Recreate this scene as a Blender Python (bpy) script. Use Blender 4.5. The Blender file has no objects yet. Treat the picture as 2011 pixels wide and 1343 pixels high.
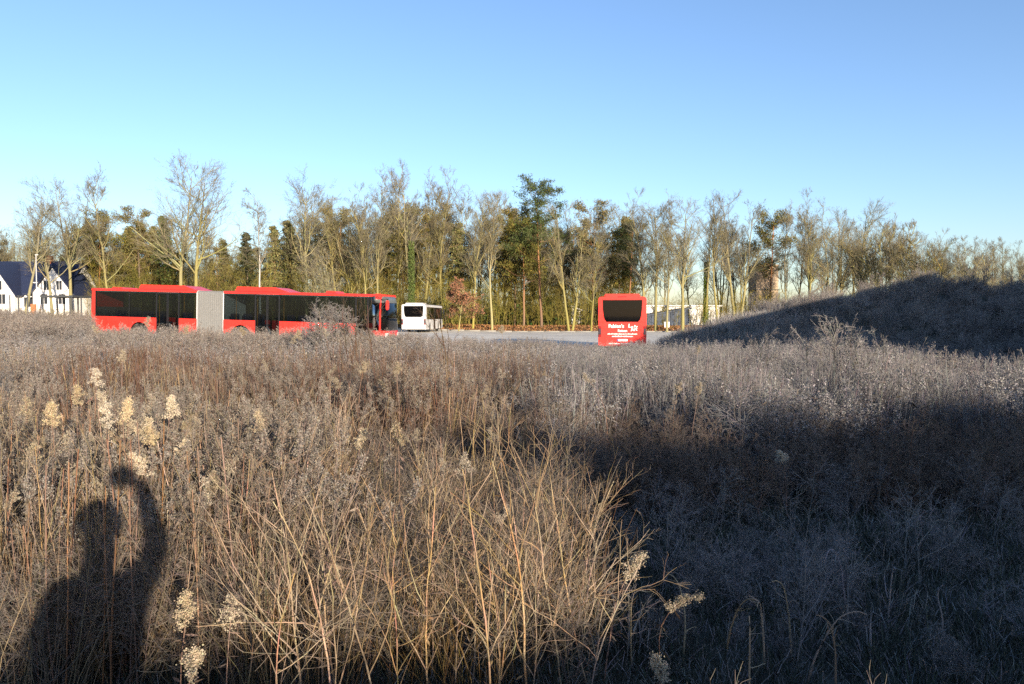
import bpy, bmesh, math
import numpy as np
from mathutils import Vector, Matrix

# ------------------------------------------------------------------ scene, camera, sky, sun
S = bpy.context.scene
COL = S.collection
PI = math.pi
F = 1508.0                 # focal length in photograph pixels
CX, HY = 1005.0, 621.0     # photograph column of the view axis, row of the horizon
CAMZ = 1.95

cam = bpy.data.cameras.new('camera'); cam.sensor_width = 36.0; cam.lens = 36.0 * F / 2011.0
cam.clip_start = 0.05; cam.clip_end = 6000
camo = bpy.data.objects.new('camera', cam); COL.objects.link(camo)
camo.location = (0, 0, CAMZ); camo.rotation_euler = (math.radians(90 - 1.9), 0, 0)
S.camera = camo

SUN_AZ, SUN_EL = 26.4, 10.4            # the light runs forward and 27 degrees to the left
LD = np.array([-math.sin(math.radians(SUN_AZ)), math.cos(math.radians(SUN_AZ))])    # on the ground
LU = np.array([LD[1], -LD[0]])                                                       # across it (to the right)
TAN = math.tan(math.radians(SUN_EL))

W = bpy.data.worlds.new('World'); S.world = W; W.use_nodes = True
nt = W.node_tree; bg = nt.nodes['Background']
sky = nt.nodes.new('ShaderNodeTexSky'); sky.sky_type = 'NISHITA'; sky.sun_disc = False
sky.sun_elevation = math.radians(SUN_EL); sky.sun_rotation = math.radians(180 - SUN_AZ)
sky.altitude = 50; sky.air_density = 1.0; sky.dust_density = 0.7; sky.ozone_density = 3.0
wbm = nt.nodes.new('ShaderNodeMix'); wbm.data_type = 'RGBA'; wbm.blend_type = 'MULTIPLY'; wbm.inputs[0].default_value = 1; wbm.inputs[7].default_value = (1.02, .96, 1.02, 1)   # the camera's white balance
nt.links.new(sky.outputs[0], wbm.inputs[6]); nt.links.new(wbm.outputs[2], bg.inputs[0]); bg.inputs[1].default_value = 0.13

sun = bpy.data.lights.new('sun', 'SUN'); sun.energy = 5.0; sun.angle = math.radians(0.53); sun.color = (1.0, 0.83, 0.63)
suno = bpy.data.objects.new('sun', sun); COL.objects.link(suno); suno.location = (20, -40, 30)
suno.rotation_euler = Vector((LD[0], LD[1], -TAN)).to_track_quat('-Z', 'Y').to_euler()

S.view_settings.view_transform = 'Standard'; S.view_settings.look = 'None'
S.view_settings.exposure = 1.1; S.view_settings.gamma = 1.0
S.render.engine = 'CYCLES'
S.cycles.use_adaptive_sampling = True; S.cycles.adaptive_threshold = 0.012
S.cycles.max_bounces = 4; S.cycles.diffuse_bounces = 2; S.cycles.glossy_bounces = 2
S.cycles.transmission_bounces = 3; S.cycles.transparent_max_bounces = 8
S.cycles.use_denoising = False

# ------------------------------------------------------------------ helpers
def tag(o, label=None, cat=None, group=None, kind=None):
    if label: o['label'] = label
    if cat: o['category'] = cat
    if group: o['group'] = group
    if kind: o['kind'] = kind
    return o

def link(name, data, parent=None, mat=None):
    o = bpy.data.objects.new(name, data); COL.objects.link(o)
    if parent is not None: o.parent = parent
    if mat is not None: data.materials.append(mat)
    return o

def empty(name, loc=(0, 0, 0), rz=0.0):
    o = bpy.data.objects.new(name, None); COL.objects.link(o); o.empty_display_size = 0.1
    o.location = loc; o.rotation_euler = (0, 0, rz); return o

def material(name, col, rough=0.8, var=0.0, nscale=8.0, spec=0.3, attr=False, metal=0.0, bump=0.0, obvar=0.0, col2=None, trans=0.0):
    m = bpy.data.materials.new(name); m.use_nodes = True
    t = m.node_tree; b = t.nodes['Principled BSDF']
    b.inputs['Roughness'].default_value = rough; b.inputs['Metallic'].default_value = metal
    b.inputs['Specular IOR Level'].default_value = spec
    if attr:
        a = t.nodes.new('ShaderNodeAttribute'); a.attribute_name = 'Col'; out = a.outputs['Color']
    else:
        r = t.nodes.new('ShaderNodeRGB'); r.outputs[0].default_value = (*col, 1); out = r.outputs[0]
    if var > 0 or col2 is not None:
        tc = t.nodes.new('ShaderNodeTexCoord'); n = t.nodes.new('ShaderNodeTexNoise')
        n.inputs['Scale'].default_value = nscale; n.inputs['Detail'].default_value = 6
        t.links.new(tc.outputs['Object'], n.inputs['Vector'])
        if col2 is not None:
            ramp = t.nodes.new('ShaderNodeValToRGB'); ramp.color_ramp.elements[0].position = 0.40; ramp.color_ramp.elements[1].position = 0.62
            t.links.new(n.outputs[0], ramp.inputs[0])
            mx = t.nodes.new('ShaderNodeMix'); mx.data_type = 'RGBA'
            t.links.new(ramp.outputs[0], mx.inputs[0]); t.links.new(out, mx.inputs[6]); mx.inputs[7].default_value = (*col2, 1)
            out = mx.outputs[2]
        if var > 0:
            n2 = t.nodes.new('ShaderNodeTexNoise'); n2.inputs['Scale'].default_value = nscale * 5.3; n2.inputs['Detail'].default_value = 5
            t.links.new(tc.outputs['Object'], n2.inputs['Vector'])
            mr = t.nodes.new('ShaderNodeMapRange'); mr.inputs['From Min'].default_value = 0.25; mr.inputs['From Max'].default_value = 0.75
            mr.inputs['To Min'].default_value = 1 - var; mr.inputs['To Max'].default_value = 1 + var
            t.links.new(n2.outputs[0], mr.inputs[0])
            hsv = t.nodes.new('ShaderNodeHueSaturation'); t.links.new(out, hsv.inputs['Color']); t.links.new(mr.outputs[0], hsv.inputs['Value'])
            out = hsv.outputs[0]
            if bump > 0:
                bp = t.nodes.new('ShaderNodeBump'); bp.inputs['Strength'].default_value = bump; bp.inputs['Distance'].default_value = 0.02
                t.links.new(n2.outputs[0], bp.inputs['Height']); t.links.new(bp.outputs[0], b.inputs['Normal'])
    if obvar > 0:
        oi = t.nodes.new('ShaderNodeObjectInfo')
        mr = t.nodes.new('ShaderNodeMapRange'); mr.inputs['To Min'].default_value = 1 - obvar; mr.inputs['To Max'].default_value = 1 + obvar
        t.links.new(oi.outputs['Random'], mr.inputs[0])
        hsv = t.nodes.new('ShaderNodeHueSaturation'); t.links.new(out, hsv.inputs['Color']); t.links.new(mr.outputs[0], hsv.inputs['Value'])
        m2 = t.nodes.new('ShaderNodeMath'); m2.operation = 'MULTIPLY'; m2.inputs[1].default_value = 7.31
        f2 = t.nodes.new('ShaderNodeMath'); f2.operation = 'FRACT'
        t.links.new(oi.outputs['Random'], m2.inputs[0]); t.links.new(m2.outputs[0], f2.inputs[0])
        mr2 = t.nodes.new('ShaderNodeMapRange'); mr2.inputs['To Min'].default_value = 0.72; mr2.inputs['To Max'].default_value = 1.2
        t.links.new(f2.outputs[0], mr2.inputs[0]); t.links.new(mr2.outputs[0], hsv.inputs['Saturation'])
        out = hsv.outputs[0]
    t.links.new(out, b.inputs['Base Color'])
    return m

def glass_mat(name, tint, transp, rough=0.03, body=(0.01, 0.011, 0.013)):
    m = bpy.data.materials.new(name); m.use_nodes = True
    t = m.node_tree; t.nodes.remove(t.nodes['Principled BSDF']); out = t.nodes['Material Output']
    tr = t.nodes.new('ShaderNodeBsdfTransparent'); tr.inputs[0].default_value = (*tint, 1)
    df = t.nodes.new('ShaderNodeBsdfDiffuse'); df.inputs[0].default_value = (*body, 1)
    gl = t.nodes.new('ShaderNodeBsdfGlossy'); gl.inputs['Roughness'].default_value = rough
    m1 = t.nodes.new('ShaderNodeMixShader'); m1.inputs[0].default_value = transp
    t.links.new(df.outputs[0], m1.inputs[1]); t.links.new(tr.outputs[0], m1.inputs[2])
    fr = t.nodes.new('ShaderNodeFresnel'); fr.inputs[0].default_value = 1.33
    m2 = t.nodes.new('ShaderNodeMixShader'); t.links.new(fr.outputs[0], m2.inputs[0])
    t.links.new(m1.outputs[0], m2.inputs[1]); t.links.new(gl.outputs[0], m2.inputs[2])
    t.links.new(m2.outputs[0], out.inputs[0])
    return m

def box(name, x0, x1, y0, y1, z0, z1, mat, parent=None, bev=0.0):
    bm = bmesh.new(); bmesh.ops.create_cube(bm, size=1.0)
    for v in bm.verts:
        v.co = Vector(((x0 + x1) / 2 + v.co.x * (x1 - x0), (y0 + y1) / 2 + v.co.y * (y1 - y0), (z0 + z1) / 2 + v.co.z * (z1 - z0)))
    if bev > 0: bmesh.ops.bevel(bm, geom=bm.edges[:], offset=bev, segments=2, affect='EDGES')
    me = bpy.data.meshes.new(name); bm.to_mesh(me); bm.free()
    return link(name, me, parent, mat)

def extr(name, pts, a0, a1, mat, parent=None, axis='y', bev=0.0):
    """outline pts in the plane across axis ('y': (x,z), 'x': (y,z), 'z': (x,y)) made solid from a0 to a1"""
    bm = bmesh.new()
    mk = {'y': lambda p, a: (p[0], a, p[1]), 'x': lambda p, a: (a, p[0], p[1]), 'z': lambda p, a: (p[0], p[1], a)}[axis]
    A = [bm.verts.new(mk(p, a0)) for p in pts]; B = [bm.verts.new(mk(p, a1)) for p in pts]
    bm.faces.new(A); bm.faces.new(B[::-1]); n = len(pts)
    for i in range(n): bm.faces.new((A[i], B[i], B[(i + 1) % n], A[(i + 1) % n]))
    bmesh.ops.recalc_face_normals(bm, faces=bm.faces[:])
    if bev > 0:
        ed = [e for e in bm.edges if (e.verts[0] in A) == (e.verts[1] in A)]
        bmesh.ops.bevel(bm, geom=ed, offset=bev, segments=2, affect='EDGES')
    me = bpy.data.meshes.new(name); bm.to_mesh(me); bm.free()
    return link(name, me, parent, mat)

def lathe(name, prof, mat, parent=None, n=24, axis='y', loc=(0, 0, 0)):
    """profile of (radius, height) turned round the axis"""
    bm = bmesh.new(); rings = []
    for r, h in prof:
        ring = []
        for k in range(n):
            a = 2 * PI * k / n; c, s = r * math.cos(a), r * math.sin(a)
            p = (c, h, s) if axis == 'y' else (c, s, h)
            ring.append(bm.verts.new((p[0] + loc[0], p[1] + loc[1], p[2] + loc[2])))
        rings.append(ring)
    for i in range(len(rings) - 1):
        for k in range(n):
            bm.faces.new((rings[i][k], rings[i][(k + 1) % n], rings[i + 1][(k + 1) % n], rings[i + 1][k]))
    bm.faces.new(rings[0]); bm.faces.new(rings[-1][::-1])
    bmesh.ops.recalc_face_normals(bm, faces=bm.faces[:])
    me = bpy.data.meshes.new(name); bm.to_mesh(me); bm.free()
    for p in me.polygons: p.use_smooth = len(p.vertices) == 4
    return link(name, me, parent, mat)

def roundrect(x0, x1, z0, z1, r, n=4, rr=None):
    rr = rr or (r, r, r, r)      # bottom left, bottom right, top right, top left
    pts = []
    for (cx, cz, a0, q) in ((x0, z0, PI, rr[0]), (x1, z0, 1.5 * PI, rr[1]), (x1, z1, 0, rr[2]), (x0, z1, .5 * PI, rr[3])):
        ccx = cx + q if cx == x0 else cx - q; ccz = cz + q if cz == z0 else cz - q
        for k in range(n + 1):
            a = a0 + .5 * PI * k / n; pts.append((ccx + q * math.cos(a), ccz + q * math.sin(a)))
    return pts

class Soup:
    """many thin tubes and small faces gathered into one mesh with a colour for each vertex"""
    def __init__(s): s.v = []; s.q = []; s.c = []; s.n = 0
    def add(s, v, q, c):
        s.v.append(v); s.q.append(q + s.n)
        c = np.asarray(c, float)
        s.c.append(np.broadcast_to(c, v.shape).copy() if c.ndim == 1 else c); s.n += len(v)
    def tubes(s, path, rad, col, sides=3):
        N, K, _ = path.shape
        T = np.gradient(path, axis=1); T /= np.linalg.norm(T, axis=2, keepdims=True) + 1e-9
        ref = np.where(np.abs(T[..., 2:3]) > .9, np.array([1., 0, 0]), np.array([0, 0, 1.]))
        U = np.cross(T, ref); U /= np.linalg.norm(U, axis=2, keepdims=True) + 1e-9; V = np.cross(T, U)
        a = np.arange(sides) * 2 * PI / sides + .5
        ring = U[:, :, None, :] * np.cos(a)[:, None] + V[:, :, None, :] * np.sin(a)[:, None]
        vt = path[:, :, None, :] + ring * rad[:, :, None, None]
        i = np.arange(N * K * sides).reshape(N, K, sides)
        A = i[:, :-1, :]; B = np.roll(A, -1, 2); D = i[:, 1:, :]; C = np.roll(D, -1, 2)
        q = np.stack([A, B, C, D], -1).reshape(-1, 4)
        col = np.asarray(col, float)
        if col.ndim == 2 and col.shape[0] == N: col = np.broadcast_to(col[:, None, None, :], (N, K, sides, 3)).reshape(-1, 3)
        elif col.ndim == 3: col = np.broadcast_to(col[:, :, None, :], (N, K, sides, 3)).reshape(-1, 3)
        s.add(vt.reshape(-1, 3), q, col)
    def ribbons(s, path, wid, col, rng):
        N, K, _ = path.shape
        a = rng.uniform(0, 2 * PI, N); U = np.stack([np.cos(a), np.sin(a), np.zeros(N)], 1)[:, None, :] * wid[:, :, None]
        vt = np.stack([path - U, path + U], 2)
        i = np.arange(N * K * 2).reshape(N, K, 2)
        q = np.stack([i[:, :-1, 0], i[:, :-1, 1], i[:, 1:, 1], i[:, 1:, 0]], -1).reshape(-1, 4)
        col = np.asarray(col, float)
        if col.ndim == 2: col = np.broadcast_to(col[:, None, None, :], (N, K, 2, 3)).reshape(-1, 3)
        s.add(vt.reshape(-1, 3), q, col)
    def flakes(s, P, size, col, rng, axis=None, aspect=1.0):
        """small four-cornered faces at P, turned at random (long side along axis if given)"""
        N = len(P); size = np.broadcast_to(np.asarray(size, float), (N,))[:, None]
        A = rng.normal(size=(N, 3)) if axis is None else axis + rng.normal(size=(N, 3)) * .35
        A /= np.linalg.norm(A, axis=1, keepdims=True) + 1e-9
        B = np.cross(A, rng.normal(size=(N, 3))); B /= np.linalg.norm(B, axis=1, keepdims=True) + 1e-9
        A = A * size * aspect; B = B * size
        v = np.stack([P - A, P + B * .8 - A * .1, P + A, P - B * .8 + A * .1], 1).reshape(-1, 3)
        q = np.arange(N * 4).reshape(N, 4)
        col = np.asarray(col, float)
        if col.ndim == 2: col = np.repeat(col, 4, 0)
        s.add(v, q, col)
    def merge(s, o, off=(0, 0, 0), rz=0.0, sc=1.0):
        c, n = math.cos(rz), math.sin(rz); R = np.array([[c, n, 0], [-n, c, 0], [0, 0, 1]])
        for v, cc in zip(o.v, o.c): pass
        V = np.concatenate(o.v) @ R * sc + np.array(off)
        s.add(V, np.concatenate(o.q), np.concatenate(o.c))
    def mesh(s, name, mat, smooth=False):
        me = bpy.data.meshes.new(name); me.materials.append(mat)
        if not s.v: return me
        V = np.concatenate(s.v).astype(np.float32); Q = np.concatenate(s.q).astype(np.int32); C = np.concatenate(s.c)
        me.vertices.add(len(V)); me.vertices.foreach_set('co', V.ravel())
        me.loops.add(len(Q) * 4); me.loops.foreach_set('vertex_index', Q.ravel())
        me.polygons.add(len(Q)); me.polygons.foreach_set('loop_start', np.arange(len(Q), dtype=np.int32) * 4)
        if smooth: me.polygons.foreach_set('use_smooth', np.ones(len(Q), bool))
        me.update(calc_edges=True)
        at = me.color_attributes.new('Col', 'FLOAT_COLOR', 'POINT')
        at.data.foreach_set('color', np.concatenate([np.clip(C, 0, 1), np.ones((len(C), 1))], 1).astype(np.float32).ravel())
        return me

def grow(rng, O, D, L, R, nseg, wig, up, tip=0.35):
    N = len(O); P = [O]; Rr = [R]; d = D / (np.linalg.norm(D, axis=1, keepdims=True) + 1e-9); p = O
    st = (L / nseg)[:, None]
    for k in range(nseg):
        d = d + rng.normal(size=(N, 3)) * wig + np.array([0, 0, up]); d /= np.linalg.norm(d, axis=1, keepdims=True) + 1e-9
        p = p + d * st; P.append(p); Rr.append(R * (1 - (1 - tip) * (k + 1) / nseg))
    return np.stack(P, 1), np.stack(Rr, 1)

def spawn(rng, path, rad, L, k, t0, t1, ang, lf, rf, shape=0.55, angv=0.18):
    N, K, _ = path.shape
    t = rng.uniform(t0, t1, (N, k)); f = t * (K - 1); i = np.minimum(f.astype(int), K - 2); w = (f - i)[..., None]
    n = np.arange(N)[:, None]
    P = path[n, i] * (1 - w) + path[n, i + 1] * w
    T = path[n, i + 1] - path[n, i]; T /= np.linalg.norm(T, axis=2, keepdims=True) + 1e-9
    Q = np.cross(T, rng.normal(size=(N, k, 3))); Q /= np.linalg.norm(Q, axis=2, keepdims=True) + 1e-9
    a = (ang + rng.normal(size=(N, k)) * angv)[..., None]
    D = T * np.cos(a) + Q * np.sin(a)
    Lc = L[:, None] * lf * (1 - shape * t) * rng.uniform(.7, 1.25, (N, k))
    r = (rad[n, i] * (1 - w[..., 0]) + rad[n, i + 1] * w[..., 0]) * rf
    return P.reshape(-1, 3), D.reshape(-1, 3), Lc.ravel(), r.ravel(), t.ravel()

ORD = ['first', 'second', 'third', 'fourth', 'fifth', 'sixth', 'seventh', 'eighth', 'ninth', 'tenth', 'eleventh', 'twelfth', 'thirteenth', 'fourteenth', 'fifteenth', 'sixteenth', 'seventeenth', 'eighteenth', 'nineteenth', 'twentieth']
def single_out(cols, anchors):
    """for each column: which one it is, counted from the nearest landmark on its left"""
    out = [None] * len(cols); cnt = {}
    for i in sorted(range(len(cols)), key=lambda i: cols[i]):
        a = [x for x in anchors if x[0] <= cols[i]]
        if a: k = a[-1][1]; cnt[k] = cnt.get(k, 0) + 1; out[i] = (ORD[min(cnt[k], 20) - 1], 'right of ' + k)
    left = [i for i in range(len(cols)) if out[i] is None]
    for n, i in enumerate(sorted(left, key=lambda i: -cols[i])): out[i] = (ORD[min(n, 19)], 'left of ' + anchors[0][1])
    return out

def jit(rng, base, n, v=0.15, h=0.05):
    b = np.asarray(base, float) * rng.uniform(1 - v, 1 + v, (n, 1)); return np.clip(b * (1 + rng.normal(size=(n, 3)) * h), 0, 1)

# ------------------------------------------------------------------ the lie of the land
def sstep(a, b, x):
    t = np.clip((x - a) / (b - a), 0, 1); return t * t * (3 - 2 * t)

MX = np.array([5.0, 6.3, 7.3, 8.4, 9.2, 10.2, 11.8, 13.4, 15, 16.5, 18, 20.4, 22, 26, 34])
MZ = np.array([0, .40, .9, 1.35, 1.75, 1.95, 2.25, 2.5, 2.75, 2.95, 3.05, 2.95, 2.85, 2.5, 1.6])

def hgt(x, y):
    x = np.asarray(x, float); y = np.asarray(y, float)
    z = 0.026 * np.maximum(0, -x - .8) * sstep(20, 44, y)              # the yard rises to the left
    z = z + 0.55 * sstep(97, 103, y)
    my = np.where(y < 33, 6.0, 4.6)
    z = z + np.interp(x, MX, MZ, left=0, right=0) * (1 + .05 * np.sin(x * 1.3 + y * .7) + .04 * np.sin(x * 2.9 - y * 1.7)) * np.exp(-((y - 33) / my) ** 2)
    u = x * LU[0] + y * LU[1]; d = x * LD[0] + y * LD[1]
    # unseen spoil heaps right of and behind the photographer, shaped to throw the shade
    r1 = (3.17 + .13 * np.sin(u * 2.3) + .10 * np.sin(u * 5.1 + d) + .06 * np.sin(u * 9.7)) * sstep(1.6, 3.1, u) * (1 - .5 * sstep(15, 19, u)) * np.exp(-((d + 8.4) / 2.6) ** 4)
    r2 = np.interp(u, [15.8, 17.6, 20, 23, 26, 30, 38, 60, 75], [0, 3.0, 4.8, 5.35, 5.85, 6.6, 7.2, 7.2, 0]) * np.exp(-((d - 4.0) / 6.0) ** 4)
    return z + np.maximum(r1, r2)

def hz(x, y): return float(hgt(x, y))
def at(px, d): return ((px - CX) / F * d, d)          # a photograph column, a distance along the view axis -> x, y

M_ground = material('frosty_soil', (.035, .036, .026), .95, .35, .9, .1, col2=(.09, .095, .085), bump=.6)
M_litter = material('leaf_litter', (.20, .11, .055), .95, .4, .7, .1, col2=(.12, .075, .035), bump=.8)
M_asph = material('pale_frosted_asphalt', (.72, .665, .55), .9, .14, .25, .2, col2=(.56, .52, .44), bump=.2)
M_kerb = material('kerb_concrete', (.26, .25, .22), .9, .2, 2)

def sheet(name, xs, ys, fn, mat):
    X, Y = np.meshgrid(xs, ys); Z = fn(X, Y); n, m = X.shape
    V = np.stack([X, Y, Z], -1).reshape(-1, 3); i = np.arange(n * m).reshape(n, m)
    q = np.stack([i[:-1, :-1], i[:-1, 1:], i[1:, 1:], i[1:, :-1]], -1).reshape(-1, 4)
    s = Soup(); s.add(V, q, (.5, .5, .5)); return link(name, s.mesh(name, mat, True))

gx = np.concatenate([-np.geomspace(3000, 72, 14), np.arange(-70, 80.1, .6), np.geomspace(84, 3000, 14)])
gy = np.concatenate([-np.geomspace(3000, 42, 12), np.arange(-40, 130.1, .6), np.geomspace(135, 4000, 14)])
tag(sheet('ground', gx, gy, hgt, M_ground), kind='structure')
tag(sheet('parking_lot', np.arange(-46, 34, 1.0), np.arange(37.5, 96.5, 1.0), lambda x, y: np.where((x > 8.2) & (y < 46), -.5, .03) + hgt(x, y), M_asph), kind='structure')
tag(sheet('forest_floor', np.arange(-62, 60, 1.0), np.arange(97, 150, 1.0), lambda x, y: .03 + hgt(x, y) + .12 * np.sin(x * .9) * np.sin(y * .7 + x * .3) ** 2, M_litter), kind='structure')
kp = [(x, 96.6) for x in np.arange(-46, 34, 2.0)]
ks = Soup()
for x, y in kp:
    z = hz(x, y); v = np.array([[x, y, z - .2], [x + 1.99, y, z - .2], [x + 1.99, y + .16, z - .2], [x, y + .16, z - .2], [x, y, z + .13], [x + 1.99, y, z + .13], [x + 1.99, y + .16, z + .13], [x, y + .16, z + .13]])
    ks.add(v, np.array([[0, 1, 5, 4], [1, 2, 6, 5], [2, 3, 7, 6], [3, 0, 4, 7], [4, 5, 6, 7]]), (.4, .4, .4))
tag(link('kerb', ks.mesh('kerb', M_kerb)), kind='structure')

# ------------------------------------------------------------------ buses
M_red = material('bus_red_paint', (.70, .032, .022), .34, .14, 1.2, .5)
M_white = material('bus_white_paint', (.52, .52, .52), .35, .06, 1.2, .5)
M_black = material('black_trim', (.012, .012, .014), .45, 0, 1, .4)
M_rub = material('tyre_rubber', (.018, .018, .018), .85, .2, 9)
M_rim = material('wheel_rim_paint', (.42, .42, .42), .4, .1, 9, metal=.3)
M_bell = material('bellows_fabric', (.17, .175, .175), .9, .15, 3)
M_glass = glass_mat('tinted_bus_glass', (.60, .66, .68), .72, body=(.006, .007, .008))
M_glassd = glass_mat('dark_bus_glass', (.25, .28, .29), .3, body=(.005, .005, .006))
M_seat = material('seat_cloth', (.03, .04, .09), .9, .2, 8)
M_pole = material('grab_pole_orange', (.75, .30, .03), .4)
M_floor = material('bus_floor_grey', (.09, .09, .095), .8)
M_ceil = material('bus_ceiling_pale', (.45, .46, .47), .7)
M_lampred = material('lamp_red_lens', (.22, .012, .014), .2, spec=.6)
M_lampdk = material('lamp_smoked_lens', (.05, .035, .05), .2, spec=.6)
M_txt = material('white_lettering', (.80, .80, .78), .5)
M_plate = material('plate_white', (.72, .73, .74), .4)
M_blue = material('plate_blue', (.03, .08, .42), .4)
M_disp = material('unlit_display', (.11, .125, .13), .3, spec=.5)
M_alu = material('pale_panel', (.50, .52, .53), .35, .1, 3)

def wheel(parent, x, y, z, side, r=.48, w=.28):
    w0 = empty('wheel'); w0.parent = parent; w0.location = (x, y, z)
    h = w / 2
    lathe('tyre', [(r * .60, -h), (r * .9, -h), (r, -h * .7), (r, h * .7), (r * .9, h), (r * .60, h)], M_rub, w0, 28)
    s = side
    lathe('rim', [(r * .58, s * h * .2), (r * .58, s * h * .9), (r * .5, s * h * .95), (r * .42, s * h * .45), (r * .25, s * h * .5), (r * .2, s * h * 1.02), (.02, s * h * 1.05)], M_rim, w0, 20)
    for k in range(8):
        a = 2 * PI * k / 8
        lathe('wheel_nut', [(.018, s * h * .5), (.016, s * h * .72)], M_rim, w0, 6, loc=(.33 * r * math.cos(a), 0, .33 * r * math.sin(a)))

def skirt_outline(x0, x1, z0, z1, arches, doors):
    """closed outline with wheel arches and door openings cut out of the lower edge"""
    pts = [(x0, z1), (x0, z0)]
    ev = sorted([(a, 'a', None) for a in arches])
    for a, _, _ in ev:
        R = .60; zc = .48
        dz = z0 - zc; dx = math.sqrt(R * R - dz * dz) if abs(dz) < R else 0
        st = math.atan2(dz, -dx); en = math.atan2(dz, dx)
        st = st if st > 0 else st + 2 * PI
        for k in range(15):
            t = st + (en - st) * k / 14; pts.append((a + R * math.cos(t), zc + R * math.sin(t)))
    pts += [(x1, z0), (x1, z1)]
    return pts

def side_run(root, x0, x1, y, out, arches, doors, wins, zb, zt, paint, z0=.30):
    """one side of a bus: skirts between the doors, doors with leaves, separate panes"""
    t = .05
    ya, yb = (y, y + t) if out < 0 else (y - t, y)
    cuts = [x0]
    for d0, d1 in sorted(doors): cuts += [d0, d1]
    cuts.append(x1)
    for k in range(0, len(cuts), 2):
        a, b = cuts[k], cuts[k + 1]
        if b - a < .05: continue
        extr('side_panel', skirt_outline(a, b, z0, zb, [w for w in arches if a < w < b], None), ya, yb, paint, root)
    for x in np.arange(x0 + .7, x1 - .3, 1.45):                      # joints between the skirt panels
        if any(d0 - .05 < x < d1 + .05 for d0, d1 in doors) or any(abs(x - w) < .65 for w in arches): continue
        box('panel_joint', x - .008, x + .008, (ya - .002) if out < 0 else yb - .004, (ya + .004) if out < 0 else yb + .002, z0 + .02, zb - .02, M_black, root)
    for a, b in wins:
        yo = ya + .004 if out < 0 else yb - .004
        extr('window', roundrect(a + .025, b - .025, zb + .012, zt - .012, .05, 3), yo, yo + (.012 if out < 0 else -.012), M_glass, root)
    for d0, d1 in doors:
        m = (d0 + d1) / 2
        dd = empty('door'); dd.parent = root
        for a, b in ((d0, m), (m, d1)):
            q0, q1 = (ya + .012, ya + .042) if out < 0 else (yb - .042, yb - .012)
            for fa, fb, fz0, fz1 in ((a + .012, a + .06, z0 + .03, zt - .02), (b - .06, b - .012, z0 + .03, zt - .02), (a + .06, b - .06, z0 + .03, z0 + .12), (a + .06, b - .06, zt - .09, zt - .02)):
                box('door_frame', fa, fb, q0, q1, fz0, fz1, M_black, dd)
            box('pane', a + .06, b - .06, (q0 + q1) / 2 - .005, (q0 + q1) / 2 + .005, z0 + .12, zt - .09, M_glass, dd)
    # pillars between panes, beside doors
    xs = sorted(set([round(w[0], 3) for w in wins] + [round(w[1], 3) for w in wins]))
    for x in xs:
        yy = (ya + .018, yb + .02) if out < 0 else (ya - .02, yb - .018)
        box('pillar', x - .045, x + .045, yy[0], yy[1], zb - .02, zt + .02, M_black, root)

def seats(root, x0, x1, y0, y1, zf, skip=()):
    x = x0
    while x < x1:
        if not any(a < x < b for a, b in skip):
            for yy in (y0, y1):
                s = empty('seat'); s.parent = root; s.location = (x, yy, zf)
                box('cushion', -.2, .22, -.42, .42, .38, .48, M_seat, s, .03)
                box('seat_back', -.24, -.14, -.42, .42, .45, 1.08, M_seat, s, .03)
                box('pedestal', -.1, .1, -.06, .06, 0, .38, M_floor, s)
        x += .85

def poles(root, xs, y, zf, zt):
    for x in xs: lathe('grab_pole', [(.017, zf), (.017, zt)], M_pole, root, 8, 'z', (x, y, 0))

def text_mesh(s, size, name, mat, parent, loc, rot, bold=.0, space=1.0):
    c = bpy.data.curves.new('lettering', 'FONT'); c.body = s; c.size = size; c.extrude = .002; c.offset = bold; c.align_x = 'CENTER'; c.space_character = space
    o = bpy.data.objects.new('lettering', c); COL.objects.link(o)
    me = bpy.data.meshes.new_from_object(o.evaluated_get(bpy.context.evaluated_depsgraph_get()))
    bpy.data.objects.remove(o); bpy.data.curves.remove(c)
    me.materials.clear(); q = link(name, me, parent, mat); q.location = loc; q.rotation_euler = rot
    return q

# --- the articulated red bus: door side towards the camera, heading right, standing on the slope
def frame_obj(name, origin, xdir):
    X = Vector(xdir).normalized(); Y = Vector((0, 0, 1)).cross(X).normalized(); Z = X.cross(Y)
    o = empty(name); o.matrix_world = Matrix.Translation(Vector(origin)) @ Matrix((X, Y, Z)).transposed().to_4x4(); return o

Rc = Vector((-24.55, 44.75, hz(-24.55, 44.75) + .03)); Fc = Vector((-6.9, 41.75, hz(-6.9, 41.75) + .03))
bus = frame_obj('articulated_bus', Rc, Fc - Rc)
tag(bus, 'long red articulated bus with grey bellows and black window band, parked side-on', 'bus')
BL = (Fc - Rc).length
BX = (Fc - Rc).normalized()
def busx(px):
    k = (px - CX) / F; return (k * Rc.y - Rc.x) / (BX.x - k * BX.y)
BW = 2.5
zb, zt = 1.34, 2.83
xr1, xf0 = busx(385), busx(437); xf1 = BL - .32
d1 = (busx(305), busx(350)); d2 = (busx(499), busx(547)); d3 = (busx(696), busx(745))
aw1, aw2, aw3 = busx(272), busx(471), busx(668)
# rear half
side_run(bus, .28, xr1, 0, -1, [aw1], [d1], [(.28, busx(252)), (busx(252), d1[0]), (d1[1], xr1)], zb, zt, M_red)
side_run(bus, .28, xr1, BW, 1, [aw1], [], [(.28, 2.3), (2.3, 4.2), (4.2, xr1)], zb, zt, M_red)
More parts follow.
